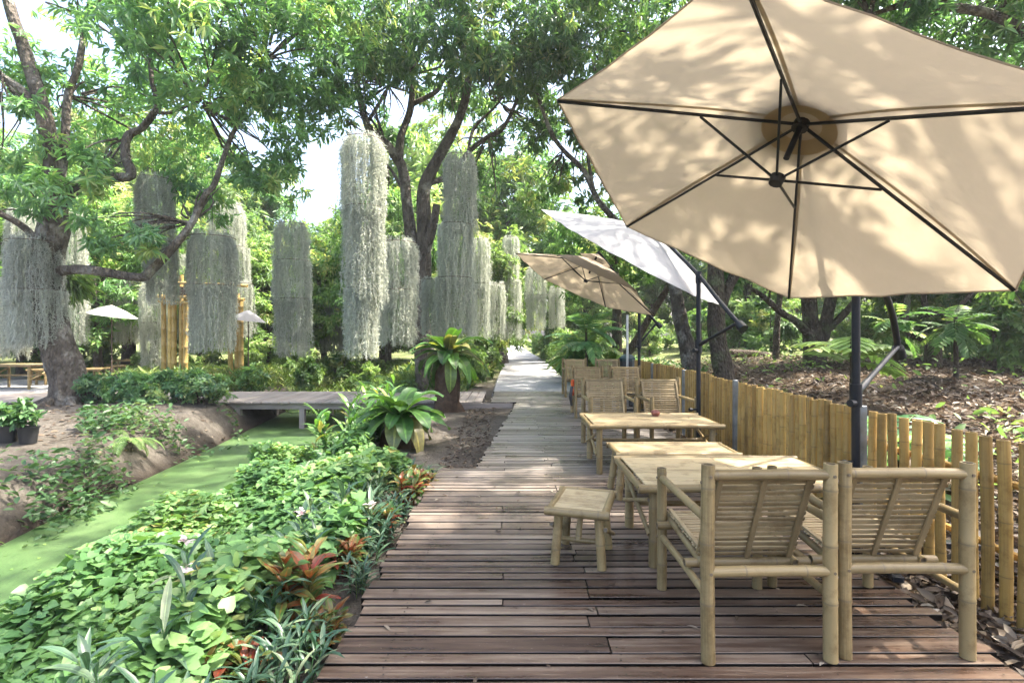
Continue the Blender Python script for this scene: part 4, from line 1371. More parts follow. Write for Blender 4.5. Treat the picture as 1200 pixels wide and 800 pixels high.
shA = shrub('x', (0, 0, 0), [((0, 0, .5), (.6, .55, .5)), ((.35, .2, .85), (.45, .45, .4)), ((-.35, -.1, .75), (.45, .45, .4)), ((0, .1, 1.15), (.4, .4, .35))], 2600, .15, 'leaf_light', 'g', droop=.2, wr=.36)
shB = shrub('x', (0, 0, 0), [((0, 0, .45), (.65, .6, .45)), ((.4, .1, .7), (.4, .4, .4)), ((-.3, .2, .95), (.5, .45, .45)), ((.1, -.1, 1.35), (.4, .4, .4))], 2600, .17, 'leaf_mid', 'g', droop=.3, wr=.33)
sh = []
for Y in (15.6, 16.9, 18.4, 20, 22, 24.5, 27.5, 31, 35, 40, 46):
    sh.append((-1.05 - random.uniform(0, .35) - (Y > 20) * .1, Y, 'A' if random.random() < .75 else 'B', random.uniform(.8, 1.15), 'left'))
for Y in (16.4, 17.6, 19.0, 20.5, 22.3, 24.5, 27, 30, 34, 39, 45, 52):
    sh.append((2.35 + random.uniform(0, .3), Y, 'B' if random.random() < .6 else 'A', random.uniform(.9, 1.5), 'right'))
for px, Y in ((290, 15.5), (355, 16.5), (400, 18), (250, 17.5), (330, 20), (430, 17), (225, 16), (170, 16), (-20, 17), (60, 17.5), (115, 19.5)):
    sh.append(((px - 598) / 615 * Y, Y, 'A' if px % 20 else 'B', random.uniform(.7, 1.0), 'moss'))
for px, Y in ((880, 26), (820, 24), (1000, 22), (1040, 19), (940, 28), (765, 27), (1120, 18.5), (1185, 14), (1075, 24), (860, 33), (1240, 11), (1160, 19), (700, 30), (905, 22), (1215, 16)):
    sh.append(((px - 598) / 615 * Y, Y, 'B' if px % 3 else 'A', random.uniform(1.0, 1.7), 'fence'))
DS = {'left': 'shrub on the left verge of the gravel path', 'right': 'shrub on the right verge of the gravel path', 'moss': 'shrub growing low among the hanging moss curtains', 'fence': 'shrub standing back beyond the bamboo fence and litter'}
GS = {'left': 'shrubs along the left of the path', 'right': 'shrubs along the right of the path', 'moss': 'shrubs among the moss curtains', 'fence': 'shrubs beyond the fence'}
usedS = set()
for k, (x, y, ty, s, w) in enumerate(sh):
    pr = shA if ty == 'A' else shB
    o = pr if ty not in usedS else copy_tree(pr)
    usedS.add(ty)
    o.location = (x, y, tz(x, y)); o.rotation_euler = (0, 0, k * 1.3); o.scale = (s, s, s * random.uniform(.85, 1.15))
    o['label'] = ('pale green ' if ty == 'A' else 'mid green ') + DS[w]; o['group'] = ('pale ' if ty == 'A' else 'green ') + GS[w]

# dark clipped shrubs in front of the footbridge
hx = [-8.55, -8.0, -7.45, -6.9, -6.4]
hl = ['first dark green bush of the low row right of the mango trunk', 'second dark green bush of the low row right of the mango trunk', 'middle dark green bush of the low row before the bamboo posts',
      'fourth dark green bush of the low row from the mango trunk', 'dark green bush ending the low row where the footbridge boards begin']
for x, lb in zip(hx, hl):
    y = 10.95 + random.uniform(-.08, .08)
    shrub(lb, (x, y, tz(x, y)), [((0, 0, .30), (.44, .40, .30)), ((.12, .05, .46), (.32, .30, .18)), ((-.2, -.05, .42), (.24, .25, .16))], 2400, .11, 'leaf_dark', 'low dark bushes in a row', 'bush', 'bush', droop=.1, wr=.42)
shrub('dark green bush behind the footbridge at the right bamboo posts', (-6.9, 14.0, tz(-6.9, 14)), [((0, 0, .35), (.45, .4, .33))], 1600, .12, 'leaf_dark', None, 'bush', 'bush', droop=.1, wr=.42)
shrub('dark upright bush behind the middle of the footbridge', P(360, 450, 14.3), [((0, 0, .2), (.28, .28, .32)), ((0, 0, .5), (.22, .22, .28))], 1500, .12, 'leaf_mid', None, 'bush', 'bush', droop=.1, wr=.42)


def ground_leaves(name, n, fn, Ln, wr, mat, tmpl, tilt=.4, zlo=.02, zhi=.3, label='', cat='plants', up=.0, hfun=None, zmin=-9):
    xy = fn(n)
    z = np.maximum(terrain(xy[:, 0], xy[:, 1]), zmin)
    k = len(xy)
    hh = rng.uniform(zlo, zhi, k)
    if hfun is not None: hh = hh * hfun(xy[:, 0], xy[:, 1])
    p = np.stack([xy[:, 0], xy[:, 1], z + hh], 1)
    az = rng.random(k) * 2 * pi
    d = np.stack([np.cos(az), np.sin(az), rng.normal(up, .3, k)], 1)
    nrm = np.array([0, 0, 1.0]) + rng.normal(size=(k, 3)) * tilt
    L_ = Ln * np.exp(rng.normal(-.03, .24, k))
    rnd = np.clip(.45 + .25 * np.sin(xy[:, 0] * 3.1 + 1.7 * np.sin(xy[:, 1] * 2.3)) + rng.normal(0, .2, k), 0, 1)
    o = link(name, leaves(p, d, nrm, L_, L_ * wr, tmpl, M[mat], name, rnd))
    return tag(o, label, cat, kind='stuff')


def box_xy(x0, x1, y0, y1, keep=None):
    def f(n):
        q = np.stack([rng.uniform(x0, x1, n), rng.uniform(y0, y1, n)], 1)
        return q if keep is None else q[keep(q[:, 0], q[:, 1])]
    return f


def clumpy(x, y, s=2.0, th=.0):
    return (np.sin(x * s + 1.3 * np.sin(y * s * .7)) * np.sin(y * s * 1.1 + 1.1 * np.sin(x * s * .8)) + rng.normal(0, .35, len(x))) > th


# vines on the near bank
hv = lambda x, y: .55 + .45 * np.sin(x * 2.9 + np.sin(y * 2.1)) * np.sin(y * 2.6 + .7)
ground_leaves('vine_ground_cover', 80000, box_xy(-4.2, -1.0, .6, 8.6, lambda x, y: ((x - CAN(y)) > .12 + .33 * sstep(3, 5.5, y) + .16 * np.sin(y * 2.2) + .10 * np.sin(y * 5.3)) & (x < -1.2 - .12 * np.sin(y * 3) - .9 * sstep(5.5, 8, y)) & (rng.random(len(x)) < np.where(y > 6.5, .7, 1))),
              .074, .98, 'vine_leaf', T_HEART, .42, .06, .46, 'carpet of heart shaped green vine leaves beside the canal', 'ground cover', 0, hv, -.56)
# weeds on the far bank
ground_leaves('bank_weeds', 26000, box_xy(-7.6, -4.0, 3.2, 11.2, lambda x, y: ((CAN(y) - x) > .68) & ((CAN(y) - x) < 2.0 + .5 * np.sin(y * 1.7)) & clumpy(x, y, 1.7, .38 + .05 * (y < 6))),
              .10, .45, 'weed_leaf', T_LEAF, .6, .02, .34, 'tangle of green weeds on the far bank of the canal', 'weeds', .3)
ground_leaves('bank_litter', 3500, box_xy(-8.5, -.45, 3.0, 11.2, lambda x, y: (np.abs(CAN(y) - x) > 1.1) & clumpy(x, y, 1.2, .25)), .09, .4, 'dead_leaf', T_LEAF, .35, .004, .02, 'dry fallen leaves scattered on the bare canal banks', 'fallen leaves')
# grassy undergrowth under the moss
ground_leaves('undergrowth', 30000, box_xy(-11, -1.1, 13.6, 20, lambda x, y: clumpy(x, y, 1.3, -.45)), .2, .22, 'grass', T_DIAMOND, .9, .0, .55, 'yellow green undergrowth beneath the hanging moss', 'undergrowth', .8)
ground_leaves('undergrowth', 9000, box_xy(2.3, 5.2, 13.5, 34, lambda x, y: clumpy(x, y, 1.1, -.2)), .2, .25, 'weed_leaf', T_DIAMOND, .9, .0, .5, 'green undergrowth along the right of the gravel path', 'undergrowth', .7)
ground_leaves('bank_weeds', 3600, box_xy(-3.2, -1.0, 5.9, 11.2, lambda x, y: ((x - CAN(y)) > .75) & ((x - CAN(y)) < 1.5 + .3 * np.sin(y * 2))), .13, .36, 'weed_leaf', T_LEAF, .6, .02, .32, 'low green weeds on the near bank below the ferns', 'weeds', .4)
# leaf litter beyond the fence
def litter_xy(n):
    y = .8 + 21 * rng.random(n) ** 1.7
    x = 2.25 + (y * 1.25 + 1.2) * rng.random(n)
    q = np.stack([x, y], 1)
    return q[~((x < 2.42) & (y > 4.0)) & (x < 20)]
ground_leaves('leaf_litter', 46000, litter_xy, .115, .36, 'dead_leaf', T_LEAF, .7, .0, .05, 'deep brown and grey litter of fallen leaves beyond the fence', 'leaf litter', .15)
ground_leaves('leaf_litter', 40000, litter_xy, .042, .5, 'dead_leaf', T_DIAMOND, .7, .0, .03, 'fine crumbled leaf debris between the larger fallen leaves', 'leaf litter', .15)
q = litter_xy(900); tw_ = MB()
for x, y in q:
    a, L_ = random.random() * 6.28, random.uniform(.08, .45)
    z = tz(x, y) + .03
    tw_.tube([(x, y, z), (x + L_ * .5 * math.cos(a), y + L_ * .5 * math.sin(a), z + .02), (x + L_ * math.cos(a + .2), y + L_ * math.sin(a + .2), z)], [.006, .005, .003], 4, 2, 0, False)
tag(tw_.build('fallen_twigs', M['bark_dark']), 'thin dry twigs lying among the leaf litter beyond the fence', 'twigs', kind='stuff')
ground_leaves('ground_weeds', 9000, box_xy(3.1, 17, 4.5, 20, lambda x, y: clumpy(x, y, .9, .42)), .15, .4, 'leaf_light', T_LEAF, .6, .02, .35, 'pale green seedlings scattered over the leaf litter', 'weeds', .4)
ground_leaves('fallen_leaves', 900, box_xy(-.85, -.3, 5.6, 11.2), .06, .4, 'dead_leaf', T_LEAF, .4, .004, .03, 'dry brown leaves along the boardwalk edge', 'fallen leaves')
q = np.stack([rng.uniform(-.7, 2.2, 130), 1.9 + 10 * rng.random(130) ** 1.3], 1)
p = np.stack([q[:, 0], q[:, 1], np.full(130, .005)], 1); az = rng.random(130) * 6.28
tag(link('fallen_leaves', leaves(p, np.stack([np.cos(az), np.sin(az), az * 0], 1), np.array([0, 0, 1.]) + rng.normal(size=(130, 3)) * .15, rng.uniform(.02, .075, 130), .02, T_LEAF, M['dead_leaf'], 'fallen_leaves')),
    'few small dry leaves lying on the boardwalk planks', 'fallen leaves', kind='stuff')
# duckweed flecks
q = np.stack([rng.uniform(-1.2, 1.2, 260), rng.uniform(2.5, 14, 260)], 1); q[:, 0] += CAN(q[:, 1])
az = rng.random(260) * 6.28
tag(link('floating_leaves', leaves(np.stack([q[:, 0], q[:, 1], np.full(260, -.594)], 1), np.stack([np.cos(az), np.sin(az), az * 0], 1), np.array([0, 0, 1.]) + rng.normal(size=(260, 3)) * .05, rng.uniform(.02, .06, 260), .03, T_LEAF, M['leaf_light'], 'floating_leaves')),
    'small leaves floating on the green duckweed', 'floating leaves', kind='stuff')


# ------------------------------------------------------------------ big leaved plants
def strap(m, base, az, el, Ln, W, bend, seg=9, wave=.0, fold=.18, tipw=.12):
    """one broad strap leaf that rises at el and arches over"""
    d0 = Vector((math.cos(az), math.sin(az), 0)); sd = Vector((-math.sin(az), math.cos(az), 0))
    p = Vector(base); V, UV, AL = [], [], []
    a = el
    ph = random.random() * 6
    r = random.random()
    for i in range(seg + 1):
        t = i / seg
        d = d0 * math.cos(a) + Vector((0, 0, math.sin(a)))
        up = -d0 * math.sin(a) + Vector((0, 0, math.cos(a)))
        w = W * (math.sin(pi * min(1, t * .93 + .05)) ** .8) * (1 if t < .97 else tipw)
        for s in (-1, -.5, 0, .5, 1):
            wv = wave * W * math.sin(9 * t + ph + s * 2) * abs(s)
            V.append(p + sd * (w * s * .5) + up * (fold * w * abs(s) * .5 + wv)); UV.append((s, t)); AL.append(t)
        p = p + d * (Ln / seg)
        a -= bend / seg
    Fs = [(i * 5 + j, i * 5 + j + 1, i * 5 + j + 6, i * 5 + j + 5) for i in range(seg) for j in range(4)]
    m.add(V, Fs, UV, r, AL)


def rosette(label, loc, n, Ln, W, el0, el1, bend, mat, name='birds_nest_fern', cat='fern', up=.1, root=None):
    t = empty(name, loc, 0, label, cat)
    for k in range(n):
        m = MB()
        f = k / max(1, n - 1)
        az = k * 2.39996 + random.uniform(-.2, .2)
        strap(m, (.05 * math.cos(az), .05 * math.sin(az), up), az, el0 + (el1 - el0) * f + random.uniform(-.12, .12), Ln * random.uniform(.75, 1.1), W * random.uniform(.8, 1.15), bend * random.uniform(.7, 1.25), 10, .10)
        m.build('frond', M[mat], t, ang=80)
    if root:
        m = MB(); m.tube(*root, 12, 4, .22); m.build('root_ball', M['stump'], t)
    return t


f1 = P(468, 508, 7.5)
rosette('big glossy fern with broad strap leaves sitting low on the bare soil', (f1.x, f1.y, tz(f1.x, f1.y)), 34, .74, .25, -.35, 1.25, 1.35, 'fern_leaf', up=.42, root=([(0, 0, -.05), (0, 0, .2), (0, 0, .42)], [.25, .2, .09]))
f2 = P(526, 466, 10.9)
rosette('big glossy fern perched high on a dark stump at the footbridge end', (f2.x, f2.y, tz(f2.x, f2.y)), 32, .95, .28, -.5, 1.3, 1.5, 'fern_leaf', up=1.22, root=([(0, 0, -.08), (-.03, 0, .35), (0, 0, .85), (0, 0, 1.24)], [.34, .26, .22, .12]))


def frond(m, base, az, el, Ln, nl, ll, lw, bend, rach=.008):
    d0 = Vector((math.cos(az), math.sin(az), 0)); sd = Vector((-math.sin(az), math.cos(az), 0))
    p = Vector(base); a = el; pts = [p.copy()]
    r0 = random.random()
    for i in range(nl):
        t = (i + 1) / nl
        d = d0 * math.cos(a) + Vector((0, 0, math.sin(a)))
        up = -d0 * math.sin(a) + Vector((0, 0, math.cos(a)))
        p = p + d * (Ln / nl); pts.append(p.copy())
        if t > .12:
            L_ = ll * math.sin(pi * (.12 + .80 * t)) ** .7
            for s in (-1, 1):
                ld = (sd * s * .85 + d * .55 + up * .08 - Vector((0, 0, .22))).normalized()
                ln = up.lerp(Vector((0, 0, 1)), .5); q = ln.cross(ld).normalized()
                c = [p, p + ld * L_ * .3 + q * lw * .5, p + ld * L_ * .7 + q * lw * .38 - Vector((0, 0, L_ * .04)), p + ld * L_ - Vector((0, 0, L_ * .16)), p + ld * L_ * .7 - q * lw * .38 - Vector((0, 0, L_ * .04)), p + ld * L_ * .3 - q * lw * .5]
                m.add(c, [(0, 1, 2, 3), (0, 3, 4, 5)], None, min(1, max(0, r0 + random.uniform(-.25, .25))), [0, .3, .7, 1, .7, .3])
        a -= bend / nl
    m.tube([pts[0], pts[len(pts) // 3], pts[2 * len(pts) // 3], pts[-1]], [rach, rach * .8, rach * .5, rach * .2], 5, 2, 0, False)


def frond_plant(label, loc, n, Ln, nl, ll, lw, el0, el1, bend, mat, stem=0.0, name='frond_plant', cat='plant', group=None, azs=None):
    t = empty(name, loc, 0, label, cat, group)
    for k in range(n):
        m = MB()
        az = (k * 2.39996 + random.uniform(-.3, .3)) if azs is None else azs[k % len(azs)] + random.uniform(-.3, .3)
        frond(m, (0, 0, max(.05, stem * random.uniform(.65, 1))), az, el0 + (el1 - el0) * random.random(), Ln * random.uniform(.75, 1.15), nl, ll, lw, bend * random.uniform(.7, 1.2))
        m.build('frond', M[mat], t, False)
    if stem:
        m = MB(); m.tube([(0, 0, -.05), (.02, .02, stem * .5), (0, 0, stem)], [.05, .04, .03], 8); m.build('stem', M['bark_dark'], t)
    return t


frond_plant('feathery dark green plant right of the path under the far parasol', (2.15, 14.9, tz(2.15, 14.9)), 22, 1.15, 13, .34, .085, -.1, 1.1, 1.2, 'leaf_dark', 1.75)
frond_plant('second feathery plant at the path edge, lower and lighter', (1.95, 16.0, tz(1.95, 16)), 16, .9, 12, .28, .08, -.1, 1.0, 1.2, 'leaf_mid', 1.1)
l = P(440, 440, 13.9)
frond_plant('arching palm like fern left of the many stemmed trunk', (l.x + .1, l.y, tz(l.x, l.y)), 18, 1.35, 18, .26, .04, .25, 1.15, 1.7, 'leaf_dark', .45)
l = P(470, 452, 13.8)
frond_plant('short dark fern at the foot of the many stemmed trunk', (l.x, l.y, tz(l.x, l.y)), 14, .9, 15, .22, .04, .1, 1.0, 1.5, 'leaf_dark', .2)
frond_plant('wide leaved plant just beyond the fence left of the near pole', (3.75, 6.3, tz(3.75, 6.3)), 13, .7, 6, .30, .12, .1, 1.0, 1.3, 'leaf_dark', .5)
frond_plant('wide leaved plant beyond the fence right of the near pole', (3.65, 4.9, tz(3.65, 4.9)), 10, .7, 6, .30, .12, -.1, .8, 1.2, 'leaf_dark', .55)
frond_plant('tall yellow green sapling between the near pole and the forked tree', (5.6, 8.6, tz(5.6, 8.6)), 9, .95, 7, .40, .13, -.1, .8, 1.0, 'leaf_light', 1.3)
for (px, py, Y, lb) in ((1120, 400, 10.5, 'bright leafy sapling left of the right edge shrubs, beyond the litter'), (1165, 405, 11.5, 'bright leafy sapling at the right edge beyond the litter'), (1050, 400, 12.5, 'leafy sapling beside the bent candelabra tree')):
    x = (px - 598) / 615 * Y
    frond_plant(lb, (x, Y, tz(x, Y)), 18, .7, 8, .26, .085, -.3, 1.1, 1.2, 'leaf_mid', 1.25, 'leafy_sapling', 'sapling', 'saplings beyond the litter')
l = P(690, 290, 20)
x = -9.0
shrub('trailing epiphyte of strap leaves hung beside the mango trunk moss', P(80, 330, 11.6), [((0, 0, 0), (.3, .25, .35))], 300, .5, 'leaf_light', None, 'epiphyte', 'plant', False, droop=1.0, wr=.1)


def shoots(label, loc, n, hgt, ll, lw, mat, group=None, name='leafy_shoot', cat='plant', flowers=0, spread=.12, per=9):
    """several upright stems set with lance leaves"""
    t = empty(name, loc, 0, label, cat, group)
    ms = MB(); ml = MB()
    tops = []
    for k in range(n):
        a = random.random() * 6.28; q = spread * math.sqrt(random.random())
        b = Vector((q * math.cos(a), q * math.sin(a), -.03)); lean = Vector((math.cos(a), math.sin(a), 0)) * random.uniform(.05, .35)
        h = hgt * random.uniform(.6, 1.1)
        top = b + lean * h + Vector((0, 0, h))
        ms.tube([b, b.lerp(top, .5) - lean * h * .1, top], [.006, .005, .003], 5, 3, 0, False)
        for i in range(per):
            f = .25 + .75 * (i + .5) / per
            p = b.lerp(top, f)
            strap(ml, p, i * 2.4 + a + random.uniform(-.4, .4), random.uniform(.35, .95) + .3 * f, ll * random.uniform(.7, 1.15), lw * random.uniform(.8, 1.2), random.uniform(.5, 1.3), 4, .02, .25)
        tops.append(top)
    ms.build('stems', M['weed_leaf'], t)
    ml.build('leaves', M[mat], t, ang=80)
    for k in range(flowers):
        m = MB()
        c = tops[k] + Vector((0, 0, .03))
        for j in range(9):
            strap(m, c + Vector((random.uniform(-.02, .02), random.uniform(-.02, .02), random.uniform(-.01, .02))), j * 2.4, random.uniform(.1, .9), .045, .028, .8, 3, 0, .1)
        m.build('flower', M['petal'], t, ang=80)
    return t


REDS = ((-.95, 4.85, 1.15), (-1.12, 2.85, 1.45), (-1.10, 3.45, 1.1), (-1.22, 2.25, 1.1), (-.94, 2.62, .8), (-1.0, 4.15, .8), (-.88, 5.2, 1.0))
nb = [shoots('narrow leaved dark green border plant beside the boardwalk', (-1.2, 3, 0), 7, .34, .21, .028, 'blue_leaf', 'narrow leaved plants along the boardwalk edge', 'border_plant') for _ in range(3)]
k = 0
for y in np.arange(1.55, 5.6, .21):
    for row in range(2):
        x = -.98 - row * .30 + random.uniform(-.1, .06)
        yy_ = y + random.uniform(-.1, .1)
        if k >= 3 and any((x - a) ** 2 + (yy_ - b) ** 2 < (.14 * q) ** 2 or (abs(x - a * yy_ / b) < .09 * q and 0 < b - yy_ < .22) for a, b, q in REDS): continue
        o = nb[k] if k < 3 else copy_tree(nb[k % 3])
        o.location = (x, yy_, tz(x, yy_)); o.rotation_euler = (0, 0, random.random() * 6.28)
        s = random.uniform(.7, 1.05) * (1 if row else .8); o.scale = (s, s, s * random.uniform(.85, 1.1)); k += 1
x, y = -1.62, 2.75
for x, y, lb, h in ((-1.58, 2.72, 'taller shoot with pale pink flowers above the vine carpet', .52), (-.97, 4.0, 'short shoot with one pale pink flower near the boardwalk edge', .30), (-1.45, 3.9, 'green shoot with a pink bud between the red plants', .45),
                    (-1.7, 2.2, 'tall grey green shoots at the bottom edge of the vine carpet', .42), (-1.45, 2.35, 'blue green shoots left of the lowest red plant', .45)):
    shoots(lb, (x, y, tz(x, y)), 4, h, .24, .036, 'blue_leaf', 'taller shoots in the border', 'border_shoot', flowers=2 if 'flowers' in lb else (1 if 'pink' in lb else 0), spread=.08)


def red_plant(label, loc, s, n=46):
    t = empty('red_leaved_plant', loc, random.random() * 6, label, 'plant', 'red leaved plants in the border')
    m = MB(); stems = MB()
    for q in range(5):
        aq = q * 2.5; ox, oy = .085 * s * math.cos(aq) * (q > 0), .085 * s * math.sin(aq) * (q > 0)
        hq = .26 * s * random.uniform(.6, 1.0)
        stems.tube([(ox * .5, oy * .5, -.05), (ox, oy, hq)], [.012, .008], 6)
        for k in range(n // 3):
            az = k * 2.4 + aq; f = k / (n // 3)
            strap(m, (ox + .012 * math.cos(az), oy + .012 * math.sin(az), hq * (.45 + .55 * f)), az, .15 + .95 * f + random.uniform(-.3, .3), .135 * s * random.uniform(.6, 1.15), .042 * s * random.uniform(.8, 1.2), random.uniform(.3, 1.2), 7, .10, .3)
    m.build('leaves', M['red_leaf'], t, ang=80)
    stems.build('stems', M['red_leaf'], t)


for x, y, s, lb in ((-.95, 4.85, 1.1, 'orange red plant at the far end of the border near the bare soil'), (-1.12, 2.85, 1.35, 'largest red and yellow plant, in front of the vine carpet'), (-1.10, 3.45, .95, 'red tipped plant right behind the largest red one'),
                    (-1.22, 2.25, 1.0, 'lowest reddish plant at the bottom edge of the picture'), (-.94, 2.62, .75, 'small dark red plant by the boardwalk edge beside the largest red one'), (-1.0, 4.15, .8, 'small rusty plant beside the single pink flower'), (-.88, 5.2, 1.0, 'rusty plant touching the boardwalk corner')):
    red_plant(lb, (x, y, tz(x, y)), s)

for px, py, Y, h, lb in ((367, 515, 7.6, .95, 'tall broad leaved shoot standing by the canal under the footbridge'), (392, 512, 7.9, .7, 'broad leaved shoots beside the grey footbridge post'), (418, 505, 7.7, .8, 'broad leaved shoots left of the low glossy fern'), (440, 500, 8.4, .7, 'leafy shoots behind the low glossy fern'), (428, 488, 9.3, .75, 'bushy leafy shoots in front of the footbridge end'), (452, 484, 9.8, .7, 'leafy shoots between the two glossy ferns'), (405, 492, 9.0, .6, 'low leafy shoots under the edge of the footbridge')):
    x = (px - 598) / 615 * Y
    shoots(lb, (x, Y, tz(x, Y)), 3, h, .34, .075, 'fern_leaf', 'leafy shoots by the canal', 'canal_shoot', spread=.1, per=8)
x, y = -5.55, 7.6
frond_plant('pale yellow green fern drooping over the far canal bank', (x, y, tz(x, y)), 12, .5, 20, .10, .016, .1, 1.0, 1.8, 'leaf_light', .1, 'bank_fern', 'fern')
for px, py, lb in ((10, 520, 'green plant in a black pot at the left edge, front of the pair'), (33, 517, 'green plant in a black pot beside the mound, right of the pair')):
    Y = 7.0; x = (px - 598) / 615 * Y
    z = tz(x, Y)
    t = empty('potted_plant', (x, Y, z), 0, lb, 'potted plant', 'potted plants')
    m = lathe([(.09, 0), (.115, .2), (.125, .2), (.125, .225), (.105, .225), (.10, .19), (.02, .19)], 16); m.build('pot', M['black_plastic'], t)
    link('foliage', crown_mesh('foliage', [((0, 0, .34), (.2, .2, .16))], 260, .13, M['weed_leaf'], droop=.2, wr=.4, tmpl=T_LEAF), t)


# ------------------------------------------------------------------ hanging moss
def moss_tier(r, z0, z1, r1=None, dens=1.0, dome=0.0):
    """a hoop hung with curling grey threads; dome lets the moss heap up over the hoop"""
    r1 = r if r1 is None else r1
    h = z0 - z1
    Ns = int(190 * dens * (r / .35)); K = 14
    an = rng.random(Ns) * 2 * pi
    lock = .5 + .5 * np.sin(an * 7 + rng.random() * 6) * np.sin(an * 13 + rng.random() * 6)     # locks of thicker and thinner growth
    rj = rng.uniform(.80, 1.0, Ns) + .07 * lock
    ln = np.where(rng.random(Ns) < .75, rng.uniform(.90, 1.05, Ns) + .05 * lock, rng.uniform(.3, .9, Ns)) * h
    t = np.linspace(0, 1, K + 1)
    rad = (r * rj)[:, None] * (1 + (r1 / r - 1) * t[None]) * (1 - dome * .28 * np.exp(-(t[None] * h / (r * .35)) ** 2)) + .012 * np.cumsum(rng.normal(size=(Ns, K + 1)), 1) + .012 * rng.normal(size=(Ns, K + 1))
    aw = an[:, None] + (.010 * np.cumsum(rng.normal(size=(Ns, K + 1)), 1) + .012 * rng.normal(size=(Ns, K + 1))) / r
    lift = dome * r * .38 * np.exp(-t[None] * 6) * rng.random((Ns, 1))
    C = np.stack([rad * np.cos(aw), rad * np.sin(aw), z0 - ln[:, None] * t[None] + lift], -1)
    sd = unit(rng.normal(size=(Ns, 1, 3)) * np.array([1, 1, .2])) * (.0042 * rng.uniform(.6, 1.5, (Ns, K + 1, 1)))
    V = np.stack([C - sd, C + sd], 2).reshape(-1, 3)
    b = (np.arange(Ns)[:, None] * (K + 1) + np.arange(K)[None]).ravel() * 2
    q = np.stack([b, b + 1, b + 3, b + 2], 1)
    F3 = np.concatenate([q[:, [0, 1, 2]], q[:, [0, 2, 3]]])
    r0 = np.clip(.25 + .45 * lock + rng.normal(0, .2, Ns), 0, 1)
    rn = np.repeat(r0, (K + 1) * 2)
    # curls growing off the threads
    nh = int(Ns * 58 * max(.5, h))
    si = rng.integers(0, Ns, nh); tt = rng.random(nh) ** .92
    ki = np.minimum((tt * K).astype(int), K - 1); fr = (tt * K - ki)[:, None]
    p = C[si, ki] * (1 - fr) + C[si, ki + 1] * fr
    out = unit(p * np.array([1, 1, 0]) + 1e-6)
    d = unit(out * rng.uniform(-.5, .5, (nh, 1)) + rng.normal(size=(nh, 3)) * .85 + np.array([0, 0, -.55]))
    s2 = unit(np.cross(d, rng.normal(size=(nh, 3)))) * (.0036 * rng.uniform(.7, 1.4, (nh, 1)))
    L_ = rng.uniform(.03, .085, (nh, 1))
    m1 = p + d * L_ * .55 + out * .010
    d2 = unit(d + rng.normal(size=(nh, 3)) * .8 + np.array([0, 0, -.3]))
    Vh = np.stack([p - s2, p + s2, m1 + s2, m1 - s2, m1 + d2 * L_ * .6], 1).reshape(-1, 3)
    o5 = (np.arange(nh) * 5)[:, None] + len(V)
    Fh = np.concatenate([o5 + np.array([[0, 1, 2]]), o5 + np.array([[0, 2, 3]]), o5 + np.array([[3, 2, 4]])])
    rh = np.repeat(np.clip(r0[si] * .6 + rng.random(nh) * .5, 0, 1), 5)
    return np_mesh('strands', np.concatenate([V, Vh]), np.concatenate([F3, Fh]), M['moss'], np.concatenate([rn, rh]))


def moss(label, px, w, Y, tiers, name='moss_curtain'):
    """tiers: (top py, bottom py, width factor, px shift)"""
    top = P(px, tiers[0][0], Y)
    t = empty(name, top, 0, label, 'moss curtain', 'hanging moss curtains')
    R = w / 615 * Y / 2
    for (a, b, k, dx) in tiers:
        za, zb = P(px, a, Y).z - top.z, P(px, b, Y).z - top.z
        tr = empty('tier', (dx / 615 * Y, 0, za)); tr.parent = t
        me = moss_tier(R * k, 0, zb - za, R * k * random.uniform(.9, 1.02), min(1.5, max(.75, 12 / Y)), 1.0 if a == tiers[0][0] else 0.0)
        st = link('strands', me, tr)
        m = MB()
        ring = [(R * k * .985 * math.cos(q), R * k * .985 * math.sin(q), 0) for q in np.linspace(0, 2 * pi, 25)]
        m.tube(ring, [.007] * 25, 5, 1, 0, False)
        m.build('hoop', M['wood_dark'], tr)
    m = MB()
    for q in (0, 2.1, 4.2):
        m.tube([(R * .95 * math.cos(q), R * .95 * math.sin(q), 0), (0, 0, .45)], [.003, .003], 4, 1, 0, False)
    m.tube([(0, 0, .45), (0, 0, 1.6)], [.004, .004], 4, 1, 0, False)
    m.build('wire', M['black_metal'], t)
    return t


moss('wide two tier moss curtain wrapped round the leaning mango trunk', 42, 52, 10.75, [(284, 352, 1, -2), (340, 404, 1.0, 3)])
moss('moss curtain hanging behind the left side of the mango trunk', 25, 27, 14, [(248, 330, 1, 0), (325, 415, 1, -6)])
moss('moss curtain hanging just right of the mango trunk', 86, 25, 14, [(250, 330, 1, 0), (325, 400, .9, 2)])
moss('slim moss curtain at the very left edge', 3, 18, 16, [(300, 410, 1, 0)])
moss('tall moss curtain hanging through the low crooked mango branch', 182, 39, 11.3, [(211, 296, 1, 0), (285, 352, .8, 8)])
moss('broad moss curtain before the right bamboo posts', 249, 50, 11.6, [(279, 345, 1, 0), (335, 408, .95, 1)])
moss('small moss curtain high behind the broad one', 267, 37, 16, [(242, 292, 1, 0), (290, 335, .7, 10)])
moss('slim moss curtain right of the right bamboo posts', 284, 22, 15.5, [(332, 392, 1, 0)])
moss('three tier moss curtain standing alone in the gap left of the middle', 343, 39, 13, [(264, 312, .95, -1), (306, 356, 1, 0), (350, 414, .95, 1)])
moss('tallest moss curtain, hung high in front of the many stemmed tree', 426, 48, 9.6, [(166, 250, 1, 0), (244, 350, .92, 1), (338, 414, .74, -2)])
moss('two tier moss curtain just right of the tallest one', 467, 41, 11.2, [(285, 348, 1, 0), (340, 402, 1.02, -1)])
moss('tall three tier moss curtain right of the many stemmed trunk', 537, 37, 12, [(185, 270, 1, 2), (264, 334, 1.05, -3), (326, 392, 1.15, -4)])
moss('short moss curtain close against the many stemmed trunk', 508, 25, 12.4, [(328, 388, 1, 0)])
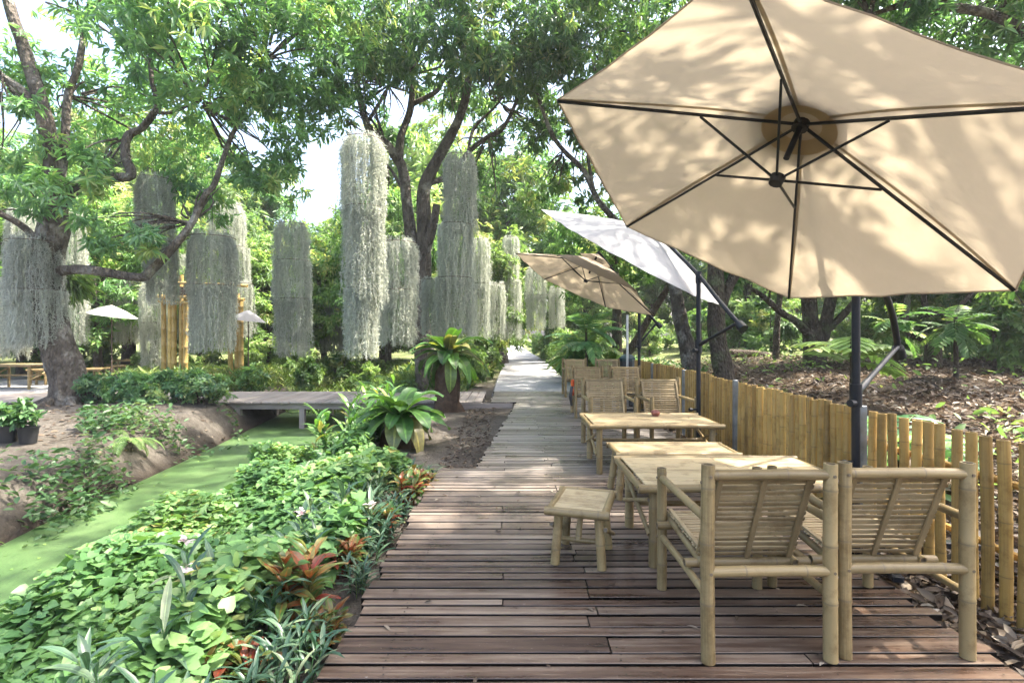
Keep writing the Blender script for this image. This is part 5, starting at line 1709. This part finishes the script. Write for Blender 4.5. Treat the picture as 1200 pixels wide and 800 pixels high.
moss('pale slim moss curtain behind the three tier one by the trunk', 563, 21, 17, [(282, 340, 1, 0), (332, 394, .9, 0)])
moss('slim two tier moss curtain at the left of the path end', 599, 19, 20, [(279, 332, .95, 0), (328, 394, 1.1, 0)])
moss('short moss curtain left of the slim one by the path', 580, 22, 18.6, [(333, 394, 1, 0)])
moss('moss curtain hanging right over the far path', 628, 23, 19, [(316, 352, 1, 0), (346, 384, .9, 0)])
moss('small moss curtain under the tip of the far tan parasol', 652, 17, 21, [(338, 382, 1, 0)])
moss('moss curtain behind the left bamboo posts, left of the pair', 150, 26, 17, [(332, 400, 1, 0)])
moss('moss curtain behind the left bamboo posts, right of the pair', 183, 33, 16, [(332, 384, 1, 0), (378, 436, .8, -2)])
moss('low moss curtain behind the tallest one', 389, 26, 20, [(348, 410, 1, 0)])
moss('low moss curtain between the two bamboo posts', 228, 22, 16.5, [(345, 398, 1, 0)])
moss('faint moss curtain far behind the broad one', 302, 24, 22, [(330, 392, 1, 0)])

moss('slim far moss curtain between the three tier one and the tallest one', 376, 17, 23, [(352, 408, 1, 0)])
moss('small far moss curtain left of the three tier one', 318, 18, 21, [(318, 362, 1, 0), (358, 400, .9, 0)])
moss('far moss curtain in the gap right of the tallest one and its neighbour', 493, 18, 22, [(322, 392, 1, 0)])
moss('two tier far moss curtain just left of the broad one', 212, 20, 19, [(300, 345, .9, 0), (340, 396, 1, 0)])
moss('pale far moss curtain beside the long slim one by the trunk', 549, 18, 22, [(300, 350, .9, 0), (346, 396, 1, 0)])
moss('tiny far moss curtain over the end of the gravel path', 612, 14, 27, [(330, 386, 1, 0)])

# ------------------------------------------------------------------ left terrace: bamboo gate, tables, parasols
Yg = 14.6
def gate():
    b = P(240, 458, Yg)
    t = empty('bamboo_gate_frame', (b.x, b.y, tz(b.x, b.y)), 0, 'bamboo gate frame of bundled golden poles joined by a dark beam', 'gate')
    o = Vector(t.location)
    for px0, n, tops in ((204, 5, (345, 340, 318, 322, 346)), (277, 3, (330, 344, 352))):
        for k in range(n):
            x = P(px0 + (k - (n - 1) / 2) * 6.2, 0, Yg).x
            m = MB()
            m.pole(Vector((x, Yg + .06 * (k % 2), tz(x, Yg) - .05)) - o, Vector((x + random.uniform(-.03, .03), Yg + .06 * (k % 2), P(0, tops[k], Yg).z)) - o, .068, .062, .42)
            m.build('pole', M['bamboo_gold'], t)
    m = MB(); m.pole(P(184, 347, Yg - .12) - o, P(286, 351, Yg - .12) - o, .045, None, .4); m.build('cross_pole', M['bamboo_gold'], t)
    m = MB(); m.pole(P(186, 353, Yg - .13) - o, P(224, 355, Yg - .13) - o, .04, None, .4); m.build('cross_pole', M['bamboo_gold'], t)
    m = MB(); m.pole(P(205, 331, Yg - .12) - o, P(290, 335, Yg - .12) - o, .04, None, .4); m.build('cross_pole', M['bamboo_gold'], t)
    a, b_ = P(210, 341, Yg - .02), P(276, 343, Yg - .02)
    m = MB(); m.box((a + b_) / 2 - o, (b_.x - a.x, .05, .3), None, .01); m.build('beam_board', M['wood_dark'], t)


gate()
o = copy_tree(bn0); o.location = (*P(247, 458, 13.9).xy, .0); o.rotation_euler = (0, 0, .3); o.scale = (.62, .9, 1.0)
o['label'] = 'short bamboo bench standing between the two bundles of bamboo posts'; o['group'] = 'bamboo benches on the left terrace'
for px, Y, lb, s in ((22, 14.2, 'bamboo table at the left edge behind the mango trunk', 1.25), (168, 17.5, 'bamboo table far behind the low bush row', 1.2)):
    o = copy_tree(tb0); x = (px - 598) / 615 * Y
    o.location = (x, Y, max(0, tz(x, Y))); o.scale = (1, 1, s); o['label'] = lb; o['group'] = 'bamboo tables on the left terrace'
for px, Y, lb, rz in ((48, 15.2, 'bamboo stool beside the left edge table', .4), (113, 15.5, 'bamboo stool just right of the mango trunk foot', .2), (138, 17.2, 'bamboo stool left of the far table', .9)):
    o = copy_tree(st0); x = (px - 598) / 615 * Y
    o.location = (x, Y, max(0, tz(x, Y))); o.rotation_euler = (0, 0, rz); o.scale = (1.2, 1.2, 1.25); o['label'] = lb; o['group'] = 'bamboo stools on the left terrace'
m = MB()
x = -20
mb = MB(); mb.box((-14.2, 16.4, -.03), (12.0, 5.6, .06), None, .01)
tag(mb.build('terrace', M['gravel'], smooth=False), 'pale terrace floor under the bamboo tables on the left', 'terrace', kind='structure')


def simple_parasol(label, px, py, Y, w, tilt):
    top = P(px, py, Y)
    t = empty('white_parasol', (top.x + .0, Y, tz(top.x, Y)), 0, label, 'parasol', 'white parasols on the left terrace')
    R = w / 615 * Y / 2; z0 = top.z - t.location.z
    V = [(0, 0, z0 + .28)]; Fs = []
    for i, f in enumerate((.5, 1.0)):
        for k in range(16):
            a = k * pi / 8
            r = R * f * (1 if k % 2 == 0 else .95)
            V.append((r * math.cos(a), r * math.sin(a), z0 + .28 - .30 * f ** 1.3 + tilt * r * math.cos(a)))
    for k in range(16):
        j = (k + 1) % 16
        Fs += [(0, 1 + k, 1 + j), (1 + k, 17 + k, 17 + j, 1 + j)]
    m = MB(); m.add(V, Fs, None, .5); m.build('canopy', M['white_cloth'], t)
    m = MB(); m.tube([(0, 0, 0), (0, 0, z0 + .3)], [.015, .015], 8); m.build('pole', M['wood_dark'], t)


simple_parasol('white parasol seen between the mango trunk and the left bamboo posts', 131, 369, 14.6, 52, -.15)
simple_parasol('white parasol seen right of the right bamboo posts', 291, 375, 14.2, 40, -.12)
l0, l1 = P(842, 416, 19), P(912, 419, 20.5)
t = empty('fallen_log', (l0 + l1) / 2, 0, 'fallen log lying on the leaf litter behind the thick dark trunk', 'log')
t.location.z = tz(t.location.x, t.location.y) + .12
m = MB(); m.tube([l0 - (l0 + l1) / 2, Vector((0, 0, .03)), l1 - (l0 + l1) / 2], [.16, .14, .11], 10, 5, .1); m.build('log_body', M['bark_dark'], t)

# ------------------------------------------------------------------ light morning haze
mh = bpy.data.materials.new('haze'); mh.use_nodes = True
for n_ in list(mh.node_tree.nodes):
    if n_.type != 'OUTPUT_MATERIAL': mh.node_tree.nodes.remove(n_)
pv = mh.node_tree.nodes.new('ShaderNodeVolumePrincipled')
pv.inputs['Color'].default_value = (.93, .96, 1.0, 1)
pv.inputs['Density'].default_value = .0010
pv.inputs['Anisotropy'].default_value = .3
mh.node_tree.links.new(pv.outputs[0], mh.node_tree.nodes['Material Output'].inputs['Volume'])
mb = MB(); mb.box((0, 60, 6.5), (200, 220, 16.5))
tag(mb.build('haze', mh, smooth=False), 'thin pale haze hanging among the trees', 'haze', kind='stuff')
